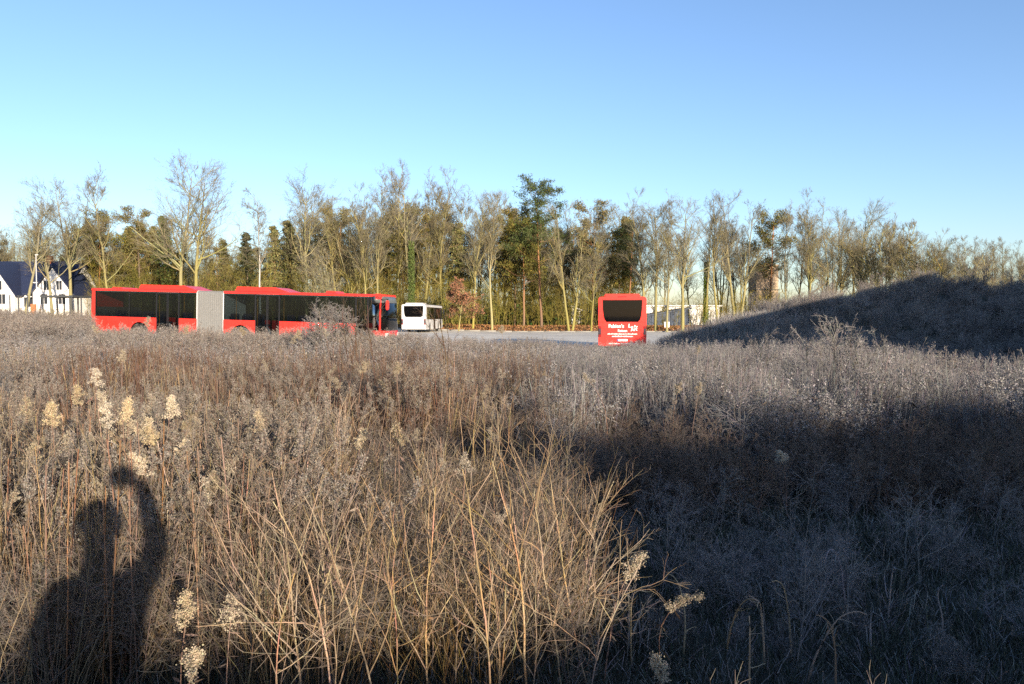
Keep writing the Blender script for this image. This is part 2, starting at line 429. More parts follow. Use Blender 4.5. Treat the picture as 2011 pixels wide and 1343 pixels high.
# front half
side_run(bus, xf0, xf1, 0, -1, [aw2, aw3], [d2, d3], [(xf0, d2[0]), (d2[1], busx(620)), (busx(620), d3[0])], zb, zt, M_red)
side_run(bus, xf0, xf1, BW, 1, [aw2, aw3], [], [(xf0, xf0 + 2), (xf0 + 2, xf0 + 4.2), (xf0 + 4.2, xf0 + 6.5), (xf0 + 6.5, xf1)], zb, zt, M_red)
for a, b in ((.02, xr1), (xf0, xf1 + .05)):
    rf = roundrect(0, BW, zt, 2.97, .10, 3, (.005, .005, .10, .10))
    extr('roof', rf, a, b, M_red, bus, 'x')
    box('floor', a + .1, b - .05, .06, BW - .06, .34, .40, M_floor, bus)
    box('ceiling_lining', a + .05, b - .05, .07, BW - .07, zt - .06, zt - .01, M_ceil, bus)
# rear cap
extr('rear_panel', [(.28, .30), (.02, .34), (-.0, 1.34), (.04, 2.9), (.28, 2.955)], .0, BW, M_red, bus, 'y', .03)
extr('rear_window', roundrect(.25, BW - .25, 1.6, 2.75, .12), -.012, -.002, M_glassd, bus, 'x')
for yy in (.06, BW - .28): box('tail_lamp', -.018, .03, yy, yy + .2, .75, 1.3, M_lampred, bus, .01)
box('engine_cover', .3, 1.5, .1, BW - .1, .4, 1.9, M_floor, bus)
# bellows: a fold every few centimetres
nf = 14; fw = (xf0 - xr1) / nf
for k in range(nf):
    a = xr1 + k * fw; m = .045
    prof = roundrect(.06, BW - .06, .40, 2.90, .16, 3)
    prof2 = roundrect(.01, BW - .01, .34, 2.95, .18, 3)
    bm = bmesh.new()
    r = [[bm.verts.new((x, p[0], p[1])) for p in pr] for x, pr in ((a, prof), (a + fw * .25, prof2), (a + fw * .75, prof2), (a + fw, prof))]
    for i in range(3):
        for j in range(len(prof)): bm.faces.new((r[i][j], r[i][(j + 1) % len(prof)], r[i + 1][(j + 1) % len(prof)], r[i + 1][j]))
    bmesh.ops.recalc_face_normals(bm, faces=bm.faces[:])
    me = bpy.data.meshes.new('bellows_fold'); bm.to_mesh(me); bm.free(); link('bellows_fold', me, bus, M_bell)
for x in (xr1, xf0): extr('bellows_frame', roundrect(0.005, BW - .005, .33, 2.96, .16, 3), x - .035, x + .03, M_alu, bus, 'x')
# roof equipment with sloping ends
def pod(a, b, h, y0=.35, y1=BW - .35, e0=.15, e1=.9):
    extr('roof_unit', [(a, 2.96), (b, 2.96), (b - e1, 2.96 + h), (a + e0, 2.96 + h)], y0, y1, M_red, bus, 'y', .03)
pod(busx(262), busx(379), .27); pod(busx(206), busx(230), .10, .5, BW - .5, .05, .2)
pod(busx(452), busx(561), .27); pod(busx(628), busx(650), .14, .6, BW - .6, .05, .12)
# front end: rounded corners in plan
def front_plan(x0, x1, r=.55, n=5, ins=0.0):
    pts = [(x0, ins)]
    for k in range(n + 1):
        a = -PI / 2 + PI / 2 * k / n; pts.append((x1 - r + r * math.cos(a) * 1.0, r + r * math.sin(a) * (1) + ins * (1 - k / n)))
    m = [(x, BW - y) for x, y in pts[::-1]]
    return pts + m
def front_band(name, z0, z1, mat, dx0=0.0, dx1=0.0, thick=.04):
    P0 = front_plan(xf1, BL + dx0); P1 = front_plan(xf1, BL + dx1)
    bm = bmesh.new()
    A = [bm.verts.new((x, y, z0)) for x, y in P0]; B = [bm.verts.new((x, y, z1)) for x, y in P1]
    for i in range(len(A) - 1): bm.faces.new((A[i], A[i + 1], B[i + 1], B[i]))
    bmesh.ops.recalc_face_normals(bm, faces=bm.faces[:])
    bmesh.ops.solidify(bm, geom=bm.faces[:], thickness=thick)
    me = bpy.data.meshes.new(name); bm.to_mesh(me); bm.free()
    for p in me.polygons: p.use_smooth = True
    return link(name, me, bus, mat)
front_band('front_bumper', .28, .98, M_red, .0, .02)
front_band('windscreen', .99, 2.50, M_glass, .02, -.06, .015)
front_band('destination_panel', 2.51, 2.86, M_disp, -.06, -.16, .02)
box('windscreen_post', xf1 - .06, xf1 + .03, -.015, .05, .98, 2.86, M_red, bus, .01)
box('corner_cap', xf1 - .32, xf1 + .05, -.02, .1, 2.66, 2.99, M_red, bus, .03)
extr('front_roof_cap', front_plan(xf1, BL - .17, .4), 2.865, 2.95, M_red, bus, 'z')
for yy in (.22, BW - .52): box('headlamp', BL - .14, BL + .03, yy, yy + .3, .62, .86, M_plate, bus, .02)
lathe('mirror_arm', [(.018, 2.62), (.018, 2.70)], M_black, bus, 8, 'z', (BL + .12, -.12, 0))
box('mirror_arm', BL - .25, BL + .16, -.10, -.06, 2.68, 2.73, M_black, bus, .01)
box('mirror', BL + .05, BL + .19, -.24, .0, 2.12, 2.64, M_red, bus, .04)
for a in (aw1, aw2, aw3): wheel(bus, a, .19, .48, -1); wheel(bus, a, BW - .19, .48, 1)
seats(bus, .9, xr1 - .4, .55, BW - .55, .62, [(d1[0] - .2, d1[1] + .3)])
seats(bus, xf0 + .6, d3[0] - .3, .55, BW - .55, .62, [(d2[0] - .2, d2[1] + .3)])
poles(bus, [d1[0] - .06, d1[1] + .06, d1[1] + .75, xf0 + .55, d2[0] - .06, d2[1] + .06, d3[0] - .06], .42, .42, zt - .05)

# --- buses seen from behind
def rear_bus(name, px0, px1, d, heading, paint, label, L=11.9, text=False, H=2.98):
    """px0, px1: photograph columns of the rear edges"""
    Wd = 2.52
    a = math.radians(heading); X = Vector((math.sin(a), math.cos(a), 0))
    cx, cy = at((px0 + px1) / 2, d)
    z = hz(cx, cy) + (.03 if not (cx > 8.2 and cy < 46) else 0)
    o = frame_obj(name, Vector((cx, cy, z)) - Vector((0, 0, 1)).cross(X) * (Wd / 2), X)
    tag(o, label, 'bus')
    ax = [2.95, 8.7]
    dR = [(5.2, 6.5), (9.9, 11.1)]
    zb, zt = 1.36, 2.68
    side_run(o, .10, L - .35, 0, -1, ax, dR, [(.9, 3.1), (3.1, 5.2), (6.5, 8.2), (8.2, 9.9)], zb, zt, paint)
    side_run(o, .10, L - .35, Wd, 1, ax, [], [(.9, 3.1), (3.1, 5.2), (5.2, 7.4), (7.4, 9.4), (9.4, 11.4)], zb, zt, paint)
    rf = roundrect(0, Wd, zt, H - .03, .16, 4, (.005, .005, .16, .16))
    extr('roof', rf, .1, L - .3, paint, o, 'x')
    for yy in (0, Wd - .05): box('side_panel', .10, .88, yy, yy + .05, zb, zt, paint, o)
    box('floor', .1, L - .2, .06, Wd - .06, .34, .40, M_floor, o)
    box('ceiling_lining', .2, L - .3, .07, Wd - .07, zt - .06, zt - .01, M_ceil, o)
    box('front_panel', L - .35, L, .02, Wd - .02, .30, 1.2, paint, o, .08)
    extr('windscreen', roundrect(.06, Wd - .06, 1.2, H - .1, .12), L - .2, L - .18, M_glass, o, 'x')
    # rear wall in four pieces round the window opening
    wz0, wz1 = 1.62, 2.78
    lo, hi = .33, .22
    outl = roundrect(0, Wd, .33, wz0 - .004, .06, 3, (.06, .06, .005, .005))
    extr('rear_panel', outl, -.02, .12, paint, o, 'x', .012)
    for s in (0, 1):
        q = [(0, wz0), (0, H - .17), (.05, H - .06), (hi, H - .06), (hi, wz1), (hi + .015, wz1 - .5), (lo - .05, wz0 + .3), (lo, wz0 + .12), (lo + .1, wz0)]
        q = [(y if s == 0 else Wd - y, zz) for y, zz in q]
        extr('rear_corner_post', q, -.015, .11, paint, o, 'x')
    extr('rear_header', [(hi + .004, wz1), (Wd - hi - .004, wz1), (Wd - hi - .004, H - .06), (Wd - .4, H), (.4, H), (hi + .004, H - .06)], -.012, .11, paint, o, 'x')
    w = [(hi + .004, wz1 - .004), (hi + .019, wz1 - .5), (lo - .046, wz0 + .3), (lo + .004, wz0 + .12), (lo + .104, wz0 + .004)]
    w = w + [(Wd - y, zz) for y, zz in w[::-1]]
    extr('rear_window', w, .0, .012, M_glassd, o, 'x')
    box('destination_display', .02, .06, Wd / 2 - .24, Wd / 2 + .24, 2.50, 2.74, M_disp, o)
    box('roof_unit', .35, 2.6, .32, Wd - .32, H - .04, H + .13, paint, o, .05)
    box('engine_cover', .13, 1.6, .08, Wd - .08, .4, 1.55, M_floor, o)
    box('brake_lamp', -.03, 0, Wd / 2 - .22, Wd / 2 + .22, H - .05, H - .005, M_lampred, o)
    for s in (0, 1):
        y0 = -.004 if s == 0 else Wd - .17
        lc = empty('lamp_cluster'); lc.parent = o
        box('lamp_housing', -.03, .10, y0, y0 + .174, .80, 1.42, M_black, lc, .02)
        for zz, mm in ((.84, M_lampred), (1.00, M_lampdk), (1.14, M_lampdk), (1.27, M_lampred)):
            box('lamp_lens', -.042, -.028, y0 + .02, y0 + .154, zz, zz + .11, mm, lc, .004)
    pl = box('number_plate', -.034, -.022, Wd / 2 - .28, Wd / 2 + .26, .60, .71, M_plate, o)
    box('country_band', -.040, -.034, Wd / 2 + .205, Wd / 2 + .26, .602, .708, M_blue, pl)
    box('bumper', -.05, .1, .05, Wd - .05, .33, .43, M_black if text else paint, o, .02)
    for a_ in ax: wheel(o, a_, .19, .48, -1); wheel(o, a_, Wd - .19, .48, 1)
    box('axle', .4, 3.4, .5, Wd - .5, .22, .45, M_black, o)
    for yy in (-.22, Wd + .04): box('mirror', L - .1, L + .05, yy, yy + .18, 2.0, 2.55, M_black, o, .03)
    seats(o, 1.9, L - 2, .55, Wd - .55, .62, [(5.0, 6.8)])
    return o, Wd

rb, rw = rear_bus('bus', 1176, 1267, 40.6, 7.0, M_red, 'short red bus seen from behind with white lettering and big black rear window')
def on_rear(px, py):   # lettering positions from the photograph's rear panel
    y = rw / 2 - (px - 1221.5) / 93.0 * 2.55; z = .35 + (680.4 - py) / 36.7; return y, z
def letter(s, px, py, size, tilt=0, bold=.004, sp=1.0):
    y, z = on_rear(px, py)
    text_mesh(s, size, 'lettering', M_txt, rb, (-.024, y, z), (PI / 2 , tilt, -PI / 2), bold, sp)
letter("Fabien's", 1210, 645.0, .26, 0, .006)
letter('L', 1235, 644.5, .27, .12, .007); letter('u', 1240.5, 646, .23, -.15, .007); letter('s', 1245, 644.0, .23, .2, .007); letter('t', 1248.5, 646, .23, .25, .007)
letter('Reisen', 1222, 653.2, .19, 0, .004); letter('Art', 1244, 651.0, .24, -.12, .007)
rgl = np.random.default_rng(5)
for py, x0, x1, hh in ((658.2, 1193.5, 1250, .052), (663.0, 1202, 1242, .06), (677.2, 1196, 1249, .06)):      # lines too small to read
    p = x0; bm = bmesh.new()
    while p < x1:
        w_ = rgl.uniform(.5, .95); g_ = .35 if rgl.random() < .82 else 1.2
        ya, z = on_rear(p, py); yb_, _ = on_rear(min(p + w_, x1), py); h_ = hh * (1.35 if rgl.random() < .25 else .9)
        vs = [bm.verts.new((-.0245, yy, zz)) for yy, zz in ((ya, z), (yb_, z), (yb_, z + h_), (ya, z + h_))]
        bm.faces.new(vs); p += w_ + g_ * .6
    me = bpy.data.meshes.new('lettering'); bm.to_mesh(me); bm.free(); q = link('lettering', me, rb, M_txt)

wb, ww = rear_bus('bus', 788, 835.5, 80.5, 3.5, M_white, 'white bus seen from behind, standing farthest back beside the articulated bus')

# ------------------------------------------------------------------ houses and halls behind the trees
M_plaster = material('white_plaster', (.74, .74, .72), .9, .06, 2)
M_roof = material('blue_black_tiles', (.022, .03, .065), .5, .25, 4, .4)
M_win = glass_mat('house_window_glass', (.3, .3, .3), .05, .04, (.03, .035, .045))
M_wood = material('white_frame', (.7, .7, .7), .6)
M_brick = material('orange_brick', (.40, .15, .07), .9, .3, 6)
M_clad = material('shade_blue_cladding', (.045, .062, .095), .6, .15, 3)  # shade on the shed front is put into this dark blue
M_shed = material('white_cladding', (.78, .78, .77), .6, .05, 1)
M_tower = material('beige_render', (.40, .31, .22), .9, .2, 1)
M_steel = material('dark_steel', (.05, .055, .06), .6, .2, 5)
M_galv = material('galvanised_steel', (.42, .43, .43), .5, .1, 5)

def window(parent, x, y, z, w, h, bars=1):
    wn = empty('window'); wn.parent = parent; wn.location = (x, y, z)
    box('pane', -w / 2, w / 2, -.02, .0, 0, h, M_win, wn)
    for k in (-1, 1): box('frame', k * w / 2 - .04, k * w / 2 + .04, -.05, .01, -.04, h + .04, M_wood, wn)
    for zz in (0, h): box('frame', -w / 2 + .04, w / 2 - .04, -.048, .01, zz - .04, zz + .04, M_wood, wn)
    for k in range(bars): 
        xx = -w / 2 + w * (k + 1) / (bars + 1); box('glazing_bar', xx - .02, xx + .02, -.04, .0, .04, h - .04, M_wood, wn)
    box('sill', -w / 2 - .1, w / 2 + .1, -.12, .0, -.10, -.045, M_wood, wn)

def house(name, label, px0, px1, d, zeave, zridge, gables, depth=9.0):
    x0, _ = at(px0, d); x1, _ = at(px1, d); zg = hz((x0 + x1) / 2, d) - .3
    o = empty(name, (0, d, 0)); tag(o, label, 'house')
    box('wall', x0, x1, 0, depth, zg, zeave, M_plaster, o)
    ov = .35; m = depth / 2
    bm = bmesh.new()
    roof_t = .22
    for s in (0, 1):
        ya, yb = (-ov, m) if s == 0 else (depth + ov, m)
        za = zeave - (zridge - zeave) * ov / m
        extr('roof_slope', [(ya, za), (yb, zridge), (yb, zridge + roof_t), (ya, za + roof_t)], x0 - .3, x1 + .3, M_roof, o, 'x')
    for s in (x0, x1 - .25): extr('gable_wall', [(0.0, zeave), (depth, zeave), (m, zridge - .02)], s, s + .25, M_plaster, o, 'x')
    for gx0, gx1, peak in gables:
        a, _ = at(gx0, d); b, _ = at(gx1, d); c = (a + b) / 2
        extr('front_gable', [(a, zg), (b, zg), (b, zeave - .1), (c, peak - .15), (a, zeave - .1)], -1.6, m * .8, M_plaster, o, 'y')
        for s in (-1, 1):
            e = a - .35 if s < 0 else b + .35; ze = zeave - .1 - (peak - zeave) / (c - a) * .35
            extr('gable_roof', [(e, ze), (c, peak), (c, peak + .22), (e, ze + .22)], -1.95, m, M_roof, o, 'y')
        window(o, c - .85, -1.61, zeave + .25, .8, 1.3); window(o, c + .85, -1.61, zeave + .25, .8, 1.3)
        window(o, c - 1.2, -1.61, zg + 1.6, 1.0, 1.4); window(o, c + 1.2, -1.61, zg + 1.6, 1.0, 1.4)
    return o, x0, x1, zg, zeave, zridge

HD = 104.0
ho, hx0, hx1, hzg, hze, hzr = house('house', 'white plastered house with dark blue roof and two front gables behind the bare trees', -60, 128, HD, 5.2, 9.5, [(-38, 44, 9.2), (80, 158, 8.6)])
c_, _ = at(62, HD)
window(ho, c_, -.001, 3.2, 2.0, 1.4, 2)
dm = empty('dormer'); dm.parent = ho; dm.location = (c_ + .3, 1.2, 5.2)
extr('dormer_wall', [(-.9, .2), (.9, .2), (.9, 1.5), (-.9, 1.5)], 0, 2.4, M_plaster, dm); box('dormer_roof', -1.05, 1.05, -.25, 2.6, 1.5, 1.66, M_roof, dm)
window(dm, 0, -.001, .4, 1.2, .95)
box('chimney', hx0 + 8, hx0 + 8.7, 4.1, 4.8, hzr - .5, hzr + 1.0, M_brick, ho)
px_, _ = at(88, HD); box('porch_pier', px_ - .3, px_ + .3, -2.6, -2.0, hzg, 3.6, M_brick, ho, .02)

# carport with a dark flat roof in front of the house
cd = 84.0
co = empty('carport', (0, cd, 0)); tag(co, 'dark steel carport with flat roof beside the white house', 'carport')
ca, _ = at(84, cd); cb, _ = at(141, cd); cz = hz(ca, cd)
box('roof', ca - .2, cb + .2, -.1, 4.2, cz + 2.75, cz + 2.95, M_steel, co)
for x in (ca, (ca + cb) / 2, cb):
    for y in (0.0, 4.0): box('post', x - .06, x + .06, y, y + .12, cz - .2, cz + 2.75, M_steel, co)
# far house glimpsed right of the first
h2, *_ = house('house', 'small white house mostly hidden by trees right of the carport', 150, 178, 126, 5.0, 7.6, [], 7.0)
xx_, _ = at(164, 126); window(h2, xx_, -.001, 3.0, 1.1, 1.2)

# halls to the right of the single bus
def hall(name, label, cat, px0, px1, d, ztop0, ztop1, mat, depth, roofmat, zoff=.0, ribs=0):
    x0, _ = at(px0, d); x1, _ = at(px1, d); zg = hz((x0 + x1) / 2, d) - .3
    o = empty(name, (0, d, 0)); tag(o, label, cat)
    extr('wall', [(x0, zg), (x1, zg), (x1, ztop1), (x0, ztop0)], 0, depth, mat, o)
    extr('roof', [(x0 - .3, ztop0 + .003), (x1 + .3, ztop1 + .003), (x1 + .3, ztop1 + .2), (x0 - .3, ztop0 + .2)], -.4, depth + .4, roofmat, o)
    n = ribs
    for k in range(n):
        x = x0 + (x1 - x0) * (k + .5) / n; zt_ = ztop0 + (ztop1 - ztop0) * (k + .5) / n
        box('cladding_rib', x - .05, x + .05, -.06, -.001, zg, zt_ - .12, mat, o)
    return o, x0, x1, zg
hall('hall', 'low white flat-roofed hall behind the trunks right of the single bus', 'building', 1200, 1412, 112, 3.4, 3.4, M_shed, 14, M_shed, ribs=0)
ho2, a_, b_, zg_ = hall('shed', 'slant-roofed shed with shade put into its dark blue colour, in front of the white hall', 'building', 1214, 1352, 105, 1.3, 3.0, M_clad, 8, M_clad, ribs=18)
hall('hall', 'bright white gabled building glimpsed between trunks left of the single bus', 'building', 1122, 1142, 112, 3.4, 2.7, M_shed, 8, M_shed)
# beige tower block
td = 117.0
tx0, _ = at(1484, td); tx1, _ = at(1527, td)
to = empty('tower', (0, td, 0)); tag(to, 'slim beige tower standing among bare trees behind the mound', 'tower')
box('wall', tx0, tx1, 0, 4, -.3, 9.6, M_tower, to)
for k in range(6): box('floor_band', tx0 - .04, tx1 + .04, -.05, 4.05, 1.6 + 1.45 * k, 1.75 + 1.45 * k, M_steel if k % 2 else M_tower, to)
box('parapet', tx0 - .12, tx1 + .12, -.12, 4.12, 9.6, 9.85, M_tower, to)
for k in range(0): window(to, (tx0 + tx1) / 2 + (.9 if k % 2 else -.7), -.003, 2.0 + 1.45 * k, .7, .8, 0)
# white sign on a post at the wood's edge
sx, sy = at(1309, 97.5); sz = hz(sx, sy)
so = empty('sign', (sx, sy, sz)); tag(so, 'small white square sign on a post at the edge of the wood', 'sign')
lathe('post', [(.05, -.2), (.05, 1.25)], M_galv, so, 8, 'z'); box('sign_board', -.33, .33, -.09, -.05, .55, 1.28, M_shed, so, .02)
# lamp post by the house
lx, ly = at(73, 66); lz = hz(lx, ly)
lo_ = empty('lamp_post', (lx, ly, lz)); tag(lo_, 'slim pale lamp post in front of the white house', 'lamp post')
lathe('pole', [(.055, -.2), (.05, 2), (.035, 6.2)], M_galv, lo_, 10, 'z'); box('lamp_head', -.08, .22, -.07, .07, 6.16, 6.24, M_galv, lo_, .03)
# fence posts at the far left edge of the yard
for k, (fp, fd) in enumerate(((20, 52), (37, 52), (55, 52), (138, 52), (160, 52))):
    x, y = at(fp, fd); z = hz(x, y)
    p = empty('fence_post', (x, y, z))
    lathe('post', [(.045, -.2), (.045, 2.45), (.02, 2.5)], M_steel, p, 8, 'z'); box('cap', -.06, .06, -.06, .06, 2.5, 2.54, M_steel, p)
    tag(p, ['leftmost dark fence post in front of the white house', 'dark fence post, second from the left edge', 'dark fence post just left of the lamp post', 'dark fence post under the carport corner', 'dark fence post nearest the rear of the articulated bus'][k], 'fence post', 'dark posts at the left edge of the yard')

# ------------------------------------------------------------------ trees
M_bark = material('lichen_bark', (.2, .2, .1), .95, .25, 3, .1, attr=True, obvar=.18)
M_twig = material('bare_twigs', (.2, .15, .1), .95, 0, 3, .1, attr=True, obvar=.15)
M_needle = material('conifer_needles', (.05, .07, .02), .9, 0, 3, .15, attr=True, obvar=.16)
M_leafr = material('russet_leaves', (.3, .1, .05), .9, 0, 3, .15, attr=True)

OLIVE = np.array([.28, .25, .085]); GREYT = np.array([.17, .152, .105]); TANB = np.array([.30, .22, .12])

def bare_tree(seed, H=20.0, base=.35, limbs=20, spread=.28, ang=.75, up=.10, r0=.24, lean=0.0, forks=1, moss=.6, birch=False):
    """-> trunk+limbs soup, twigs soup"""
    rng = np.random.default_rng(seed); T, C = Soup(), Soup()
    N = forks
    O = np.zeros((N, 3)); O[:, :2] = rng.normal(size=(N, 2)) * (.25 if N > 1 else 0)
    D = np.zeros((N, 3)); D[:, 2] = 1; D[:, :2] = rng.normal(size=(N, 2)) * (.16 if N > 1 else .02); D[:, 0] += lean
    L = np.full(N, H) * rng.uniform(.88, 1.0, N); L[0] = H
    R = np.full(N, 1.15 * r0 / math.sqrt(N))
    p0, q0 = grow(rng, O - np.array([0, 0, .3]), D, L, R, 14, .035, .03, .10)
    t = np.linspace(0, 1, 15)[None, :, None]
    tb = np.array([.55, .53, .50]) if birch else OLIVE * .95
    low = tb * (1 - t) + (GREYT * 1.05) * t
    T.tubes(p0, q0, np.broadcast_to(low, (N, 15, 3)) * rng.uniform(.9, 1.1, (N, 1, 1)), 7)
    O, D, L1, R1, tt = spawn(rng, p0, q0, L, limbs // N, base, .97, ang, spread * 1.5, .55, .62, .22)
    p1, q1 = grow(rng, O, D, L1, np.maximum(R1, .045), 6, .11, up, .25)
    c1 = OLIVE * moss + GREYT * (1 - moss)
    T.tubes(p1, q1, jit(rng, c1, len(O), .2), 5)
    O, D, L2, R2, _ = spawn(rng, p1, q1, L1, 8, .15, 1.0, .72, .50, .6, .45)
    p2, q2 = grow(rng, O, D, L2, np.maximum(R2, .021), 4, .13, up * .9, .35)
    C.tubes(p2, q2, jit(rng, c1 * .6 + GREYT * .4, len(O), .2), 4)
    O, D, L3, R3, _ = spawn(rng, p2, q2, L2, 7, .2, 1.0, .65, .55, .6, .4)
    p3, q3 = grow(rng, O, D, L3, np.maximum(R3, .012), 3, .13, up * .8, .45)
    C.tubes(p3, q3, jit(rng, GREYT, len(O), .25), 3)
    O, D, L4, R4, _ = spawn(rng, p3, q3, L3, 2, .25, 1.0, .6, .6, .7, .3)
    p4, q4 = grow(rng, O, D, np.maximum(L4, .25), np.maximum(R4, .009), 2, .13, up * .5, .6)
    C.tubes(p4, q4, jit(rng, GREYT * .95, len(O), .25), 3)
    return T, C

def pine(seed, H=20.0, crown=.55, wid=3.2, r0=.22, top=(.07, .09, .03), orange=True):
    rng = np.random.default_rng(seed); T, C = Soup(), Soup()
    p0, q0 = grow(rng, np.array([[0, 0, -.3]]), np.array([[0, 0, 1.]]), np.array([H * .97]), np.array([r0]), 14, .02, .03, .18)
    t = np.linspace(0, 1, 15)[None, :, None]
    low = np.array([.17, .12, .085]) * (1 - t) + (np.array([.42, .19, .08]) if orange else np.array([.2, .15, .08])) * t
    T.tubes(p0, q0, low, 7)
    O, D, L1, R1, tt = spawn(rng, p0, q0, np.array([H]), 34, crown, .98, 1.15, wid / H * 1.5, .35, .45, .25)
    p1, q1 = grow(rng, O, D, L1, np.maximum(R1, .03), 5, .16, .10, .3)
    T.tubes(p1, q1, jit(rng, (.2, .12, .07), len(O)), 4)
    O, D, L2, R2, _ = spawn(rng, p1, q1, L1, 7, .35, 1.0, .7, .45, .5, .3)
    p2, q2 = grow(rng, O, D, L2, np.maximum(R2, .012), 2, .15, .12, .5)
    C.tubes(p2, q2, jit(rng, (.12, .09, .05), len(O)), 3)
    E = p2[:, 1:].reshape(-1, 3); k = 24
    P = np.repeat(E, k, 0) + rng.normal(size=(len(E) * k, 3)) * np.array([.30, .30, .2])
    C.flakes(P, rng.uniform(.035, .075, len(P)), jit(rng, top, len(P), .35, .10), rng, None, 3.2)
    return T, C

def spruce(seed, H=16.0, wid=2.6, col=(.075, .085, .03), base=.06, dens=1.0):
    rng = np.random.default_rng(seed); T, C = Soup(), Soup()
    p0, q0 = grow(rng, np.array([[0, 0, -.3]]), np.array([[0, 0, 1.]]), np.array([H]), np.array([.2]), 12, .006, .03, .08)
    T.tubes(p0, q0, jit(rng, (.16, .11, .07), 1), 7)
    n = int(120 * dens); tt = np.sort(rng.uniform(base, .985, n)); f = tt * 12; i = np.minimum(f.astype(int), 11); w = (f - i)[:, None]
    O = p0[0, i] * (1 - w) + p0[0, i + 1] * w; a = rng.uniform(0, 2 * PI, n)
    D = np.stack([np.cos(a), np.sin(a), rng.uniform(-.1, .25, n)], 1); L = wid * (1 - tt) ** .85 * rng.uniform(.65, 1.15, n) + .25
    p1, q1 = grow(rng, O, D, L, np.full(n, .025), 6, .05, -.04, .3)
    C.tubes(p1, q1, jit(rng, (.13, .10, .06), n), 3)
    E = p1[:, 1:].reshape(-1, 3); k = 13
    P = np.repeat(E, k, 0) + rng.normal(size=(len(E) * k, 3)) * np.array([.26, .26, .13]); P[:, 2] -= rng.uniform(0, .28, len(P))
    C.flakes(P, rng.uniform(.06, .15, len(P)), jit(rng, col, len(P), .35, .1), rng, None, 1.5)
    return T, C

def leafy(seed, H=6.0, col=(.23, .115, .065)):
    rng = np.random.default_rng(seed); T, C = bare_tree(seed, H, .25, 14, .42, .9, .04, .09, 0, 1, .5)
    C2 = Soup(); V = np.concatenate(C.v); E = V[rng.integers(0, len(V), 5200)]
    C2.flakes(E + rng.normal(size=E.shape) * .1, rng.uniform(.05, .10, len(E)), jit(rng, col, len(E), .35, .08), rng, None, 1.3)
    C2.merge(C); return T, C2

def ivy_tree(seed, H=20.0):
    T, C = bare_tree(seed, H, .45, 16, .22, .6, .12, .26)
    rng = np.random.default_rng(seed + 9); n = 5200
    z = rng.uniform(.2, H * .62, n) ** 1.0; a = rng.uniform(0, 2 * PI, n); r = rng.uniform(.2, .62, n) * (1 - z / H * .6)
    I = Soup(); I.flakes(np.stack([r * np.cos(a), r * np.sin(a), z], 1), rng.uniform(.06, .12, n), jit(rng, (.085, .12, .022), n, .35, .1), rng)
    return T, C, I

KINDS = {}
def kind(name, T, C, mc, H, ivy=None, mt=None):
    H = float(np.percentile(np.concatenate(C.v)[:, 2], 99.4))
    KINDS[name] = (T.mesh(name + '_trunk', mt or M_bark, True), C.mesh(name + '_crown', mc), H, ivy.mesh(name + '_ivy', M_needle) if ivy else None)
for k in range(3): kind('wide%d' % k, *bare_tree(11 + k, 20, .36, 24, .34, .80, .07, .27, [.0, .03, -.03][k], 1, .55), M_twig, 20)
for k in range(4): kind('tall%d' % k, *bare_tree(31 + k, 20, .30, 26, .235, .62, .13, .19, [.0, .02, -.02, .01][k], 1, .5), M_twig, 20)
kind('fork0', *bare_tree(51, 20, .30, 24, .27, .7, .10, .30, .0, 2, .6), M_twig, 20)
kind('fork1', *bare_tree(52, 20, .25, 27, .27, .75, .10, .30, .05, 3, .7), M_twig, 20)
kind('bushy0', *bare_tree(61, 10, .12, 30, .38, .75, .11, .22, 0, 5, .75), M_twig, 10)
kind('bushy1', *bare_tree(62, 10, .10, 30, .36, .8, .10, .20, 0, 4, .8), M_twig, 10)
kind('birch0', *bare_tree(71, 18, .45, 18, .20, .7, .02, .14, 0, 1, .1, True), M_twig, 18)
kind('pine0', *pine(81, 20, .48, 3.6), M_needle, 20)
kind('pine1', *pine(82, 18, .40, 3.3, .2, (.135, .125, .042)), M_needle, 18)
kind('pine2', *pine(83, 19, .30, 3.0, .2, (.15, .13, .045), False), M_needle, 19)
kind('spruce0', *spruce(91, 16, 2.7, (.075, .088, .032)), M_needle, 16)
kind('spruce1', *spruce(92, 17, 3.1, (.135, .13, .048), .08), M_needle, 17)
kind('russet', *leafy(95), M_leafr, 6)
T_, C_, I_ = ivy_tree(97); kind('ivy', T_, C_, M_twig, 20, I_)

rt = np.random.default_rng(1234)
def plant_tree(k, px, d, top, name, label, group=None, rz=None, wide=1.0, lean=0.0):
    x, y = at(px, d); z = hz(x, y); tm, cm, H, iv = KINDS[k]
    h = CAMZ - z + (HY - top) * d / F; s = max(h, 1.5) / H
    o = empty(name, (x, y, z), rt.uniform(0, 2 * PI) if rz is None else rz); o.scale = (s * wide, s * wide, s)
    if lean: o.rotation_euler = (0, lean, o.rotation_euler[2])
    tag(o, label, 'tree', group)
    link('trunk', tm, o); link('crown', cm, o)
    if iv: link('ivy', iv, o)
    return o

